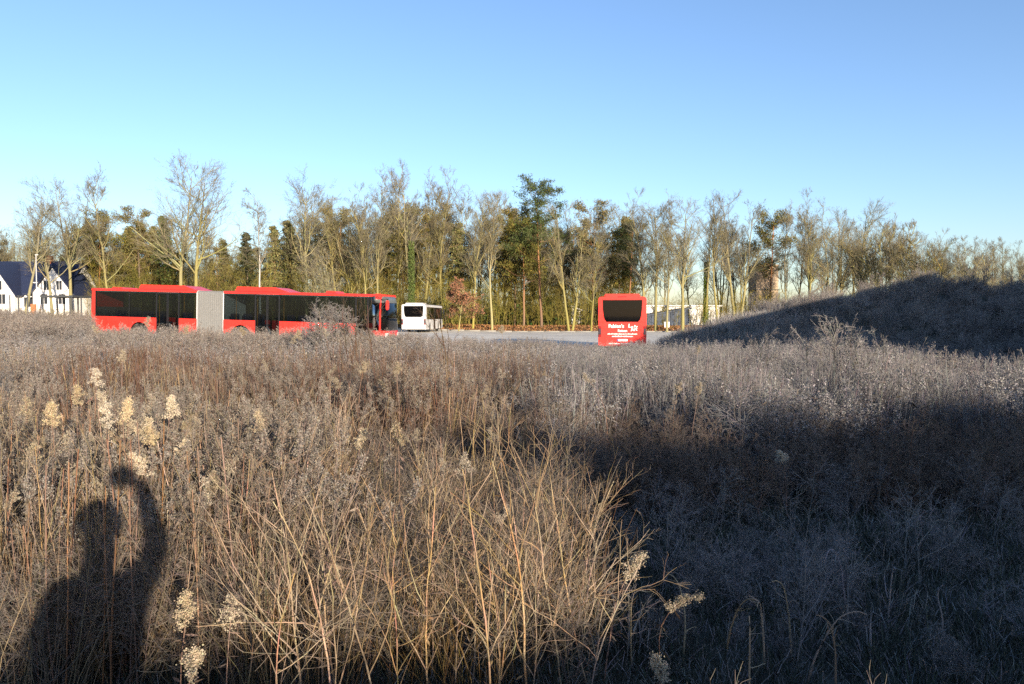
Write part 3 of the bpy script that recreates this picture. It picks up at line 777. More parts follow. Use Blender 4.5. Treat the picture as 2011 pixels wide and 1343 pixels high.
FRONT = [  # kind, column, distance, top row, name, label
 ('wide1', 48, 92, 372, 'bare_tree', 'bare mossy tree leaning before the white house, leftmost of all'),
 ('wide2', 104, 94, 400, 'bare_tree', 'thin bare tree in front of the right gable of the white house'),
 ('wide0', 140, 100, 352, 'bare_tree', 'wide bare tree rising at the right end of the white house'),
 ('tall1', 218, 98, 332, 'bare_tree', 'tall slim bare tree above the rear end of the articulated bus'),
 ('pine1', 196, 106, 412, 'pine_tree', 'olive pine just left of the tall slim bare tree at the bus rear'),
 ('pine2', 276, 108, 408, 'pine_tree', 'broad olive pine above the rear half of the articulated bus'),
 ('spruce0', 326, 104, 428, 'spruce_tree', 'dark spruce left of the two large bare trees'),
 ('wide0', 354, 86, 312, 'bare_tree', 'left one of two large bare trees above the grey bellows'),
 ('wide2', 383, 86, 318, 'bare_tree', 'right one of two large bare trees above the grey bellows'),
 ('spruce1', 440, 112, 478, 'spruce_tree', 'low olive spruce above the grey bellows of the bus'),
 ('spruce0', 487, 104, 460, 'spruce_tree', 'pointed dark green spruce beside the white-stemmed birch'),
 ('birch0', 511, 92, 375, 'birch_tree', 'slender birch with pale trunk above the front half of the bus'),
 ('spruce1', 542, 106, 446, 'spruce_tree', 'left of two olive spruces behind the front half of the bus'),
 ('spruce1', 572, 108, 440, 'spruce_tree', 'right of two olive spruces behind the front half of the bus'),
 ('wide1', 602, 98, 342, 'bare_tree', 'wide yellowish bare tree above the middle door of the bus'),
 ('bushy1', 640, 92, 478, 'bare_tree', 'crooked mossy forked tree behind the middle of the front bus half'),
 ('tall0', 662, 104, 380, 'bare_tree', 'slim bare tree right of the wide yellowish one'),
 ('fork1', 700, 104, 372, 'bare_tree', 'bushy bare tree with several stems above the front wheel of the bus'),
 ('tall2', 716, 97, 362, 'bare_tree', 'tan-trunked bare tree above the front door of the bus'),
 ('tall3', 740, 99, 352, 'bare_tree', 'second tan-trunked bare tree above the nose of the bus'),
 ('tall0', 772, 104, 328, 'bare_tree', 'tallest dark-stemmed bare tree above the nose of the articulated bus'),
 ('ivy', 808, 98, 338, 'ivy_tree', 'tall bare tree wrapped in bright green ivy above the white bus'),
 ('tall1', 830, 102, 342, 'bare_tree', 'bare tree directly right of the ivy-wrapped tree'),
 ('tall2', 868, 102, 332, 'bare_tree', 'slim pale bare tree behind the right edge of the white bus'),
 ('russet', 900, 94, 548, 'beech_tree', 'small beech still holding russet leaves beside the white bus'),
 ('tall3', 928, 99, 384, 'bare_tree', 'bare tree with yellow-green trunk just right of the russet beech'),
 ('tall0', 966, 99, 372, 'bare_tree', 'straight yellow-trunked bare tree, second right of the russet beech'),
 ('pine2', 1010, 108, 410, 'pine_tree', 'thin olive pine left of the tall dark green pine'),
 ('pine1', 1028, 104, 430, 'pine_tree', 'pine with orange upper trunk below the tall dark green pine'),
 ('pine0', 1063, 103, 350, 'pine_tree', 'tallest dark green pine standing above the middle of the wood'),
 ('fork0', 1120, 98, 400, 'bare_tree', 'forked yellow-barked tree left of the single red bus'),
 ('pine2', 1162, 106, 398, 'pine_tree', 'olive pointed pine left of the single red bus'),
 ('tall1', 1160, 97, 428, 'bare_tree', 'bare tree with twin pale trunks close left of the single red bus'),
 ('pine0', 1232, 106, 436, 'pine_tree', 'dark pine right above the single red bus'),
 ('tall2', 1263, 98, 372, 'bare_tree', 'slim bare tree at the right edge of the single red bus'),
 ('wide1', 1287, 98, 380, 'bare_tree', 'dark forking bare tree in front of the slanting shed'),
 ('tall3', 1309, 96, 392, 'bare_tree', 'pale-trunked bare tree beside the small white sign'),
 ('wide2', 1340, 96, 388, 'bare_tree', 'crooked bare tree at the left foot of the mound'),
 ('ivy', 1385, 104, 415, 'ivy_tree', 'ivy-grown tree above the left slope of the mound'),
 ('tall0', 1408, 100, 380, 'bare_tree', 'bare tree right of the ivy-grown tree on the mound side'),
 ('fork0', 1448, 104, 376, 'bare_tree', 'forked bare tree left of the beige tower'),
 ('pine1', 1512, 112, 412, 'pine_tree', 'lone olive pine in front of the beige tower'),
 ('tall1', 1545, 104, 400, 'bare_tree', 'thin bare tree just right of the beige tower'),
 ('tall2', 1584, 98, 372, 'bare_tree', 'tall single-stemmed bare tree above the mound shoulder'),
 ('fork1', 1632, 100, 396, 'bare_tree', 'many-stemmed bare tree above the middle of the mound'),
 ('wide0', 1690, 102, 394, 'bare_tree', 'round-crowned bare tree above the mound top'),
 ('bushy0', 1742, 96, 432, 'bare_tree', 'dense bare bushy tree above the mound top'),
 ('bushy1', 1796, 92, 452, 'bare_tree', 'olive bushy bare tree right of the mound top'),
 ('bushy0', 1842, 90, 470, 'bare_tree', 'low bushy bare tree above the right side of the mound'),
 ('tall3', 1896, 86, 466, 'bare_tree', 'thin bare tree near the right edge of the picture'),
 ('bushy1', 1935, 80, 492, 'bare_tree', 'low brown bush-like tree near the right picture edge'),
 ('tall1', 1996, 84, 505, 'bare_tree', 'last small bare tree at the right picture edge'),
]
for k, px, d, top, nm, lb in FRONT:
    plant_tree(k, px, d, top, nm, lb, lean=(.22 if lb.startswith('bare mossy') else 0))
# second and third rows, deeper in the wood
bk = ['tall0', 'tall1', 'tall2', 'tall3', 'fork0', 'fork1', 'wide0', 'pine2', 'spruce1', 'pine1', 'pine2']
def backtop(px): return np.interp(px, [-100, 150, 300, 480, 640, 850, 1000, 1200, 1260, 1500, 1700, 1850, 2100], [450, 440, 430, 480, 400, 385, 400, 420, 430, 420, 425, 470, 500])
BACK = []; BOBJ = []
for px in np.arange(-90, 2110, 23):
    dens = 2 if px < 1230 or px > 1400 else 1
    for j in range(dens):
        if px > 1230 and rt.random() < .12: continue
        p = px + rt.uniform(-12, 12); d = rt.uniform(110, 136)
        k = bk[rt.integers(0, len(bk))]
        if px > 1250 and k[0] in 'ps': k = 'tall%d' % rt.integers(0, 4)
        if 1468 < p < 1542: continue
        con = k[0] in 'ps'
        reg = ['behind the white house', 'behind the rear half of the articulated bus', 'behind the front half of the articulated bus', 'between the white bus and the single red bus', 'right of the single red bus', 'behind the mound'][int(np.searchsorted([170, 410, 780, 1220, 1400], p))]
        BACK.append((p, con, d)); bo_ = plant_tree(k, p, d, backtop(p) + rt.uniform(-22, 40) + (22 if con else 0), 'conifer_tree' if con else 'bare_tree',
                   'x', ('conifers' if con else 'bare trees') + ' deep in the wood ' + reg); BOBJ.append(bo_)
LAND = [(48, 'the leaning mossy tree'), (140, 'the wide tree by the house'), (218, 'the tall slim tree'), (354, 'the two large bare trees'), (440, 'the bellows'), (511, 'the pale birch'), (602, 'the wide yellowish tree'), (700, 'the many-stemmed tree'), (772, 'the tallest dark-stemmed tree'), (808, 'the ivy-wrapped tree'), (900, 'the russet beech'), (966, 'the straight yellow trunk'), (1063, 'the tallest pine'), (1120, 'the forked yellow-barked tree'), (1175, 'the single red bus'), (1309, 'the small white sign'), (1385, 'the ivy-grown tree'), (1448, 'the forked tree before the tower'), (1505, 'the beige tower'), (1584, 'the single-stemmed tall tree'), (1690, 'the round-crowned tree'), (1796, 'the olive bushy tree'), (1896, 'the thin tree near the edge')]
for con in (True, False):
    ii = [i for i, b in enumerate(BACK) if b[1] == con]
    for i, (o_, w_) in zip(ii, single_out([BACK[i][0] for i in ii], LAND)): BOBJ[i]['label'] = '%s %s %s, deep in the wood' % (o_, 'conifer' if con else 'bare tree', w_)
# undergrowth of the wood: one tangled mass of saplings and twigs
rng = np.random.default_rng(77); U = Soup()
def thicket(n, px0, px1, d0, d1, h0, h1, cols, r=.018, k1=7):
    px = rng.uniform(px0, px1, n); d = rng.uniform(d0, d1, n); x = (px - CX) / F * d
    O = np.stack([x, d, hgt(x, d)], 1); D = rng.normal(size=(n, 3)) * .14; D[:, 2] = 1
    L = rng.uniform(h0, h1, n); ci = rng.integers(0, len(cols), n); c = np.array(cols)[ci] * rng.uniform(.75, 1.25, (n, 1))
    p, q = grow(rng, O, D, L, np.full(n, r * 1.4), 5, .10, .05, .3); U.tubes(p, q, c, 3)
    O, D, L2, R2, _ = spawn(rng, p, q, L, k1, .15, 1, .75, .38, .7, .4)
    p, q = grow(rng, O, D, L2, np.maximum(R2, .012), 3, .16, .06, .5); c2 = np.repeat(c, k1, 0); U.tubes(p, q, c2, 3)
    O, D, L3, R3, _ = spawn(rng, p, q, L2, 3, .2, 1, .7, .55, .9, .3)
    p, q = grow(rng, O, D, L3, np.maximum(R3, .010), 1, .1, .05, .7); U.tubes(p, q, np.repeat(c2, 3, 0), 3)
oc = [(.25, .22, .07), (.20, .175, .06), (.29, .24, .09), (.17, .14, .065), (.17, .165, .05)]
thicket(1250, 165, 900, 99, 122, 2.5, 8.0, oc)
thicket(260, -100, 165, 115, 126, 4, 9.5, oc)
thicket(1000, 880, 1255, 104, 126, 1.5, 7.0, oc)
thicket(700, 1250, 1960, 100, 124, 1.5, 5.5, oc)
thicket(260, -60, 180, 60, 92, .6, 1.5, [(.16, .14, .08), (.20, .17, .10)])
thicket(900, -150, 1245, 140, 170, 7, 13, [(.11, .10, .05), (.13, .11, .07), (.09, .09, .045)], .03)  # deep rows: shade of the wood put into darker colours
thicket(300, 1245, 2150, 150, 190, 3, 6, [(.12, .11, .09), (.13, .12, .10)], .03)
tag(link('woodland_undergrowth', U.mesh('woodland_undergrowth', M_twig)), 'tangled olive undergrowth and saplings filling the wood between the trunks', 'undergrowth', kind='stuff')
# dark evergreen mass low between the conifers: its colour stands in for shade
E_ = Soup(); n = 18000
px = np.concatenate([rng.uniform(225, 350, n // 3), rng.uniform(440, 640, n // 3), rng.uniform(820, 1250, n - 2 * (n // 3))]); d = rng.uniform(104, 128, n); x = (px - CX) / F * d
zz = hgt(x, d) + rng.uniform(0, 1, n) ** 1.3 * (2.2 + 1.8 * np.sin(px * .06) ** 2)
E_.flakes(np.stack([x, d, zz], 1), rng.uniform(.10, .24, n), jit(rng, (.038, .045, .018), n, .4, .12), rng)
tag(link('evergreen_shade_undergrowth', E_.mesh('evergreen_shade_undergrowth', M_needle)), 'low evergreen bushes coloured dark as the shade between the trunks of the wood', 'undergrowth', kind='stuff')
# fallen branches and leaves on the wood's edge
Lf = Soup(); n = 9000; px = rng.uniform(860, 1400, n); d = rng.uniform(97, 108, n); x = (px - CX) / F * d
Lf.flakes(np.stack([x, d, hgt(x, d) + rng.uniform(.03, .22, n)], 1), rng.uniform(.05, .13, n), jit(rng, (.24, .125, .055), n, .4, .1), rng)
tag(link('fallen_leaves', Lf.mesh('fallen_leaves', M_leafr)), 'rust brown fallen leaves along the foot of the wood', 'leaves', kind='stuff')

# ------------------------------------------------------------------ the frosted weed field
M_stem = material('dry_stems', (.3, .2, .1), .9, 0, 3, .1, attr=True, obvar=.22)
M_fluff = material('seed_fluff', (.6, .5, .35), .95, 0, 3, .05, attr=True, obvar=.14)
_t = M_fluff.node_tree; _b = _t.nodes['Principled BSDF']; _tl = _t.nodes.new('ShaderNodeBsdfTranslucent'); _mx = _t.nodes.new('ShaderNodeMixShader'); _mx.inputs[0].default_value = .35
_t.links.new(_b.inputs['Base Color'].links[0].from_socket, _tl.inputs[0]); _t.links.new(_b.outputs[0], _mx.inputs[1]); _t.links.new(_tl.outputs[0], _mx.inputs[2]); _t.links.new(_mx.outputs[0], _t.nodes['Material Output'].inputs[0])

TAN = np.array([.30, .22, .138]); RED = np.array([.185, .10, .065]); STRAW = np.array([.19, .135, .075])
GREY = np.array([.125, .111, .100]); FROST = np.array([.28, .27, .262]); CREAM = np.array([.42, .355, .25]); UMB = np.array([.075, .052, .036]); SILV = np.array([.155, .148, .150])

def goldenrod(rng, h, fine=True, cs=RED, cp=CREAM, frost=.35, S=None, P=None, at0=(0, 0), lean=.10, bend=0.0):
    """upright stem with withered leaves and a plume of fluffy seed: stem soup, plume soup"""
    S = S or Soup(); P = P or Soup()
    O = np.array([[at0[0], at0[1], -.04]]); D = np.array([[rng.normal() * lean, rng.normal() * lean, 1.0]])
    ns = 8 if fine else 4
    p, q = grow(rng, O, D, np.array([h]), np.array([.0042 if fine else .006]), ns, .035, .02, .4)
    if bend:                                                        # the head nods over
        w = np.clip(np.linspace(-.9, 1, ns + 1), 0, 1) ** 2 * bend; a = rng.uniform(0, 2 * PI)
        p[0, :, 0] += w * h * .35 * math.cos(a); p[0, :, 1] += w * h * .35 * math.sin(a); p[0, :, 2] -= w * h * .16
    t = np.linspace(0, 1, ns + 1)[None, :, None]
    c = cs * (1 - t) + (cs * .5 + GREY * .5) * t; c = c * (1 - frost * t * .6) + FROST * frost * t * .6
    S.tubes(p, q, c * rng.uniform(.8, 1.2), 4 if fine else 3)
    nl = 14 if fine else 5
    tt = rng.uniform(.12, .86, nl) * ns; i = np.minimum(tt.astype(int), ns - 1); w = (tt - i)[:, None]
    B = p[0, i] * (1 - w) + p[0, i + 1] * w; a = rng.uniform(0, 2 * PI, nl)
    A = np.stack([np.cos(a), np.sin(a), rng.uniform(-1.3, .1, nl)], 1); A /= np.linalg.norm(A, axis=1, keepdims=True)
    ln = rng.uniform(.02, .045, nl) * (1 if fine else 1.3)
    lc = jit(rng, UMB * 1.3 + GREY * .25, nl, .4) * (1 - frost * .3) + FROST * frost * .3
    S.flakes(B + A * ln[:, None], ln * .4, lc, rng, A * 3, 2.4) if not fine else S.flakes(B + A * ln[:, None], ln * .24, lc, rng, A * 3, 4.0)
    nb = 12 if fine else 7                                           # plume of short arching sprays
    tb = np.linspace(max(.55, 1 - .14 / h) if fine else .74, 1.0, nb) * ns; i = np.minimum(tb.astype(int), ns - 1); w = (tb - i)[:, None]
    B = p[0, i] * (1 - w) + p[0, i + 1] * w; a = rng.uniform(0, 2 * PI, nb)
    L = (np.linspace(.065, .02, nb) if fine else np.linspace(.13, .04, nb)) * rng.uniform(.7, 1.2, nb)
    D = np.stack([np.cos(a), np.sin(a), np.full(nb, .75)], 1)
    pb, qb = grow(rng, B, D, L, np.full(nb, .0016 if fine else .003), 3, .12, -.12, .6)
    P.tubes(pb, qb, jit(rng, cs * .4 + cp * .4, nb), 3)
    k = 6 if fine else 3
    E = np.repeat(pb[:, 1:].reshape(-1, 3), k, 0); E = E + rng.normal(size=E.shape) * (.008 if fine else .014)
    fc = jit(rng, cp * (1 - frost * .6) + FROST * frost * .6, len(E), .22, .04)
    P.flakes(E, rng.uniform(.003, .0065, len(E)) if fine else rng.uniform(.006, .013, len(E)), fc, rng)
    return S, P

def tangle(rng, h, col=GREY, frost=.3, levels=(6, 5, 4), r=.0035, S=None, at0=(0, 0), spread=.55, thick=1.0):
    """a much-branched dry weed"""
    S = S or Soup()
    O = np.array([[at0[0], at0[1], -.03]]); D = np.array([[rng.normal() * .12, rng.normal() * .12, 1.0]])
    p, q = grow(rng, O, D, np.array([h * .92]), np.array([r * 1.3 * thick]), 6, .07, .02, .4)
    S.tubes(p, q, jit(rng, col * .85, 1), 4); L = np.array([h])
    lf = (spread, .55, .6)
    for lv, k in enumerate(levels):
        O, D, L, R, _ = spawn(rng, p, q, L, k * (2 if lv == 0 else 1), .16 if lv == 0 else .2, 1.0, .75, lf[lv], .7, .5)
        p, q = grow(rng, O, D, L, np.maximum(R, .0011 * thick), 4 if lv < 2 else 2, .17, .05 if lv == 0 else 0, .5)
        f = frost * (.4 + .3 * lv)
        S.tubes(p, q, jit(rng, col * (1 - f) + FROST * f, len(O), .25), 3)
    return S

def fork_stalk(rng, h, col=TAN, r=.0048, n=6, curl=0.0, lean=.09):
    S = Soup(); T = Soup()
    O = np.array([[0, 0, -.04]]); D = np.array([[rng.normal() * lean, rng.normal() * lean, 1.0]])
    p, q = grow(rng, O, D, np.array([h]), np.array([r]), 14, .05 + curl * .3, .01, .35); q = q * rng.uniform(.85, 1.25, q.shape)
    S.tubes(p, q, jit(rng, col, 15, .28, .08)[None], 6)
    lt = rng.integers(2, 14, 9); A = rng.normal(size=(9, 3)); A[:, 2] -= .8; S.flakes(p[0, lt] + A * .012, rng.uniform(.004, .008, 9), jit(rng, col * .5, 9, .3), rng, A * 2, 3.0)
    O, D, L, R, _ = spawn(rng, p, q, np.array([h]), n, .25, .95, .62, .62, .7, .6)
    p, q = grow(rng, O, D, L, np.maximum(R, .0018), 6, .12 + curl * .5, .05, .4); q = q * rng.uniform(.8, 1.25, q.shape); T.tubes(p, q, jit(rng, col, len(O) * 7, .28, .07).reshape(len(O), 7, 3), 5)
    O, D, L, R, _ = spawn(rng, p, q, L, 3, .3, 1.0, .6, .5, .7, .4)
    p, q = grow(rng, O, D, L, np.maximum(R, .0012), 4, .12 + curl * .6, .03, .5); T.tubes(p, q, jit(rng, col * .7 + GREY * .3, len(O), .25), 3)
    O, D, L, R, _ = spawn(rng, p, q, L, 3, .3, 1.0, .6, .5, .8, .4)
    p, q = grow(rng, O, D, L, np.maximum(R, .0009), 3, .14, .02, .6); T.tubes(p, q, jit(rng, col * .5 + GREY * .5, len(O), .25), 3)
    return S, T

def curl_stalk(rng, h, col, r=.0038):
    """an arching stalk whose tip rolls over"""
    S = Soup(); n = 18; a0 = rng.uniform(0, 2 * PI); p = np.zeros((1, n + 1, 3)); p[0, 0, 2] = -.03
    ang = PI / 2 + rng.normal() * .12; pos = p[0, 0].copy(); s = 1 if rng.random() < .5 else -1
    for k in range(n):
        t = k / n; ang += s * (.02 + (.42 * max(0, t - .62) / .38)) + rng.normal() * .06
        pos = pos + np.array([math.cos(ang) * math.cos(a0), math.cos(ang) * math.sin(a0) * .5, math.sin(ang)]) * h / n; p[0, k + 1] = pos
    q = np.linspace(r, r * .4, n + 1)[None]; S.tubes(p, q, jit(rng, col, 1), 5)
    T = Soup()
    O, D, L, R, _ = spawn(rng, p, q, np.array([h]), 5, .3, .95, .9, .22, .6, .3)
    pp, qq = grow(rng, O, D, L, np.maximum(R, .0012), 6, .3, .0, .5); T.tubes(pp, qq, jit(rng, col, len(O)), 3)
    return S, T

def grass_tuft(rng, n, h, col, spread=.16, w=.0028, lean=.35, segs=4, S=None):
    S = S or Soup(); a = rng.uniform(0, 2 * PI, n); r = np.sqrt(rng.uniform(0, 1, n)) * spread
    O = np.stack([r * np.cos(a), r * np.sin(a), np.full(n, -.02)], 1); D = np.stack([np.cos(a) * lean * rng.uniform(0, 1, n), np.sin(a) * lean * rng.uniform(0, 1, n), np.ones(n)], 1)
    p, q = grow(rng, O, D, h * rng.uniform(.45, 1.1, n), np.full(n, w), segs, .12, -.06, .35)
    S.ribbons(p, q, jit(rng, col, n, .3, .06), rng); return S

def source(name, soups):
    me = bpy.data.meshes.new(name)
    S = Soup()
    for s in soups:
        for v, q, c in zip(s.v, s.q, s.c): pass
        if s.v: S.merge(s)
    return bpy.data.objects.new(name, S.mesh(name, M_stem))

def scatter(name, srcs, pts, scl, label, cat, tilt=.06, rng=None, pick=None):
    """one object that repeats the source tufts at its points"""
    n = len(pts); me = bpy.data.meshes.new(name); me.vertices.add(n); me.vertices.foreach_set('co', np.asarray(pts, np.float32).ravel())
    rot = np.stack([rng.normal(size=n) * tilt, rng.normal(size=n) * tilt, rng.uniform(0, 2 * PI, n)], 1).astype(np.float32)
    me.attributes.new('rot', 'FLOAT_VECTOR', 'POINT').data.foreach_set('vector', rot.ravel())
    me.attributes.new('scl', 'FLOAT', 'POINT').data.foreach_set('value', np.asarray(scl, np.float32))
    me.attributes.new('idx', 'INT', 'POINT').data.foreach_set('value', (rng.integers(0, len(srcs), n) if pick is None else pick).astype(np.int32))
    o = link(name, me)
    g = bpy.data.node_groups.new(name + '_scatter', 'GeometryNodeTree')
    g.interface.new_socket('Geometry', in_out='INPUT', socket_type='NodeSocketGeometry'); g.interface.new_socket('Geometry', in_out='OUTPUT', socket_type='NodeSocketGeometry')
    N, Lk = g.nodes, g.links
    gi, go = N.new('NodeGroupInput'), N.new('NodeGroupOutput'); ip = N.new('GeometryNodeInstanceOnPoints'); jn = N.new('GeometryNodeJoinGeometry')
    for s in reversed(srcs):
        oi = N.new('GeometryNodeObjectInfo'); oi.inputs['Object'].default_value = s; oi.inputs['As Instance'].default_value = False
        gt = N.new('GeometryNodeGeometryToInstance'); Lk.new(oi.outputs['Geometry'], gt.inputs[0]); Lk.new(gt.outputs[0], jn.inputs[0])
    def named(a, t):
        x = N.new('GeometryNodeInputNamedAttribute'); x.data_type = t; x.inputs['Name'].default_value = a; return [y for y in x.outputs if y.enabled and y.name == 'Attribute'][0]
    er = N.new('FunctionNodeEulerToRotation'); Lk.new(named('rot', 'FLOAT_VECTOR'), er.inputs[0])
    ip.inputs['Pick Instance'].default_value = True
    Lk.new(gi.outputs[0], ip.inputs['Points']); Lk.new(jn.outputs[0], ip.inputs['Instance']); Lk.new(named('idx', 'INT'), ip.inputs['Instance Index'])
    Lk.new(er.outputs[0], ip.inputs['Rotation']); Lk.new(named('scl', 'FLOAT'), ip.inputs['Scale'])
    Lk.new(ip.outputs[0], go.inputs[0])
    o.modifiers.new('scatter', 'NODES').node_group = g
    return tag(o, label, cat, kind='stuff')

def wedge(rng, n, d0, d1, p0=-160, p1=2170, pw=1.0):
    """n points spread evenly over the ground between two distances and two picture columns"""
    d = np.sqrt(rng.uniform(d0 ** 2, d1 ** 2, n)); px = rng.uniform(p0, p1, n); x = (px - CX) / F * d
    return x, d, px

# --- source clumps
r1 = np.random.default_rng(2024)
def rod_clump(n, h0, h1, fine, cs, cp, fr, spread, bend=.0, leafy_=True):
    S, P = Soup(), Soup()
    for k in range(n):
        a = r1.uniform(0, 2 * PI); r = spread * math.sqrt(r1.random())
        goldenrod(r1, r1.uniform(h0, h1), fine, cs * r1.uniform(.8, 1.2), cp, fr, S, P, (r * math.cos(a), r * math.sin(a)), .09, bend * r1.random())
    return S, P
def tang_clump(n, h0, h1, col, fr, spread, levels=(6, 5, 4), thick=1.0, sp=.55):
    S = Soup()
    for k in range(n):
        a = r1.uniform(0, 2 * PI); r = spread * math.sqrt(r1.random()); tangle(r1, r1.uniform(h0, h1), col, fr, levels, S=S, at0=(r * math.cos(a), r * math.sin(a)), thick=thick, spread=sp)
    return S
rod_near = [source('rod_near', rod_clump(14, .95, 1.4, True, RED, CREAM * .2 + GREY * .6, .25, .34)) for k in range(4)]
rod_far = [source('rod_far', rod_clump(20, .8, 1.35, False, RED * .75, GREY * 1.15 + CREAM * .12, .45, .45)) for k in range(4)]
rod_grey = [source('rod_grey', rod_clump(16, .7, 1.35, False, SILV * .55, SILV * 1.35, .6, .42, .5)) for k in range(4)]
tan_near = [source('tan_near', [tang_clump(4, .65, 1.1, TAN * .22 + GREY * .5, .2, .25, (6, 5, 4))]) for k in range(4)]
grey_mid = [source('grey_mid', [tang_clump(4, .8, 1.25, SILV, .5, .35, (7, 6, 3), 1.6, .45)]) for k in range(4)]
dark_mid = [source('dark_mid', [tang_clump(4, .7, 1.15, UMB * 1.3 + GREY * .25, .15, .35, (7, 5, 3), 1.5, .42)]) for k in range(3)]
straw = [source('straw', [grass_tuft(r1, 70, .95, STRAW * .85, .22, .0022, .30, 5)]) for k in range(4)]
turf = [source('turf', [grass_tuft(r1, 80, .13, np.array([.055, .066, .05]), .22, .0032, 1.2, 3), grass_tuft(r1, 40, .12, FROST * .75, .22, .003, 1.6, 3)]) for k in range(4)]
mgrass = [source('mgrass', [grass_tuft(r1, 80, .42, GREY * .8 + FROST * .6, .34, .005, .8, 3)]) for k in range(3)]
mbrush = [source('mbrush', [tang_clump(5, .6, 1.0, GREY * 1.7 + UMB * .3, .4, .5, (7, 5, 2), 2.5, .5)]) for k in range(3)]

def stalk_clump(n, h0, h1, col, spread):
    S = Soup(); a = r1.uniform(0, 2 * PI, n); r = spread * np.sqrt(r1.random(n)); O = np.stack([r * np.cos(a), r * np.sin(a), np.full(n, -.04)], 1)
    D = r1.normal(size=(n, 3)) * .09; D[:, 2] = 1; h = r1.uniform(h0, h1, n)
    p, q = grow(r1, O, D, h, np.full(n, .0055), 6, .035, .02, .35); S.tubes(p, q, jit(r1, col, n, .35, .08), 3)
    O, D, L, R, _ = spawn(r1, p, q, h, 5, .45, 1, .5, .25, .5, .4); p, q = grow(r1, O, D, L, np.maximum(R, .0018), 3, .1, .05, .5)
    S.tubes(p, q, jit(r1, col * .6 + GREY * .5, len(O), .3), 3); return S
frost_st = [source('frost_st', [stalk_clump(24, .75, 1.3, SILV * 1.35, .40)]) for k in range(3)]
pale_st = [source('pale_st', [stalk_clump(16, .8, 1.3, np.array([.27, .205, .12]), .34)]) for k in range(3)]
rust = [source('rust', [stalk_clump(26, .8, 1.35, np.array([.125, .072, .046]), .36)]) for k in range(3)]
rs = np.random.default_rng(99)
def pts(x, y, dz=0.0): return np.stack([x, y, hgt(x, y) + dz], 1)
def clump_noise(x, y, f=.45, s=0): return .5 + .5 * np.sin(x * f * 2.1 + 1.3 * np.sin(y * f * 1.7 + s)) * np.cos(y * f * 1.9 + s + 1.1 * np.sin(x * f * 1.3))

# tops the field may reach in the photograph, by column, seen beyond the front plants
def toplimit(px): return np.interp(px, [-200, 0, 180, 400, 600, 770, 860, 1000, 1170, 1300, 1420, 1560, 1700, 1850, 2000, 2200], [618, 620, 634, 640, 644, 646, 660, 663, 672, 668, 672, 655, 652, 690, 694, 694])
def cap(x, d, px, h, s):
    """keep a plant of height h below the line of tops"""
    lim = CAMZ - (toplimit(px) - HY) * d / F - hgt(x, d)
    return np.minimum(s, np.maximum(lim / h * rs.uniform(.66, 1.06, len(x)), .25))

# far field, left and middle: reddish stems with greyed plumes
x, d, px = wedge(rs, 3900, 8.6, 36)
left = px < 1080 + 60 * np.sin(d)
keep = (rs.random(len(x)) < np.where(left, .95, .15) * np.where(d > 18, .6, 1) * np.where(clump_noise(x, d, .8, 3.0) < .22, .25, 1)) & ~((d > 31) & (px > 780))
x1_, d1_, p1_ = x[keep], d[keep], px[keep]
nearm = d1_ < 13
patch = clump_noise(x1_, d1_, .5, 2.0)
sc = cap(x1_, d1_, p1_, 1.25, rs.uniform(.72, 1.0, len(x1_)) * (.82 + .34 * patch))
scatter('goldenrod_thicket', rod_far, pts(x1_[~nearm], d1_[~nearm]), sc[~nearm], 'mass of reddish dry goldenrod stems with greyed plumes before the buses', 'weeds', .05, rs)
scatter('goldenrod_thicket', rod_near, pts(x1_[nearm], d1_[nearm]), sc[nearm], 'band of reddish goldenrod stems behind the sunlit front thicket', 'weeds', .05, rs)
xr, dr, pr_ = wedge(rs, 520, 8.6, 17, 120, 1090); kp_ = clump_noise(xr, dr, .6, 5.0) > .42
scatter('rusty_stalks', rust, pts(xr[kp_], dr[kp_]), cap(xr[kp_], dr[kp_], pr_[kp_], 1.2, rs.uniform(.85, 1.15, kp_.sum())), 'rusty brown upright bare stalks in patches left of the middle', 'weeds', .05, rs)
xt, dt, pt_ = wedge(rs, 640, 22, 35, 150, 1180)
scatter('tall_weeds', rod_far, pts(xt, dt), cap(xt, dt, pt_, 1.3, rs.uniform(1.0, 1.45, len(xt))), 'tallest grey weeds hiding the wheels of the articulated bus', 'weeds', .05, rs)
xs_, ds_, ps_ = wedge(rs, 420, 5.2, 20, -160, 1060); ks_ = clump_noise(xs_, ds_, .9, 7.0) > .4
scatter('pale_straw_stalks', pale_st, pts(xs_[ks_], ds_[ks_]), cap(xs_[ks_], ds_[ks_], ps_[ks_], 1.2, rs.uniform(.75, 1.12, ks_.sum())), 'pale straw stalks standing in patches among the goldenrod', 'dry grass', .08, rs)
xl, dl, pl_ = wedge(rs, 520, 28, 46, -160, 172)
scatter('goldenrod_thicket', rod_far, pts(xl, dl), rs.uniform(.9, 1.35, len(xl)), 'greyish dry weeds at the far left before the white house', 'weeds', .05, rs)
# frosted grey weeds, right and far
x, d, px = wedge(rs, 3300, 8.2, 30)
keep = (rs.random(len(x)) < np.where(px > 1050, .95, np.where(d > 14, .35, .06))) & ~((px > 1300) & (d > 26)) & ~((px > 1080) & (d < 8.8 + .8 * np.sin(px * .011)))
x, d, px = x[keep], d[keep], px[keep]; half = rs.random(len(x)) < .55
sc = cap(x, d, px, 1.2, rs.uniform(.72, 1.08, len(x)) * (.80 + .36 * clump_noise(x, d, .7, 1.0)))
scatter('frosted_weeds', rod_grey, pts(x[half], d[half]), sc[half], 'pale grey frosted weeds lit along their tops, right half of the field', 'weeds', .07, rs)
scatter('frosted_twig_weeds', grey_mid, pts(x[~half], d[~half]), sc[~half], 'finely branched grey frosted weeds among the goldenrod', 'weeds', .08, rs)
xf, df, pf = wedge(rs, 520, 9.2, 21, 1060, 2170); kf = ~((pf > 1300) & (df > 25))
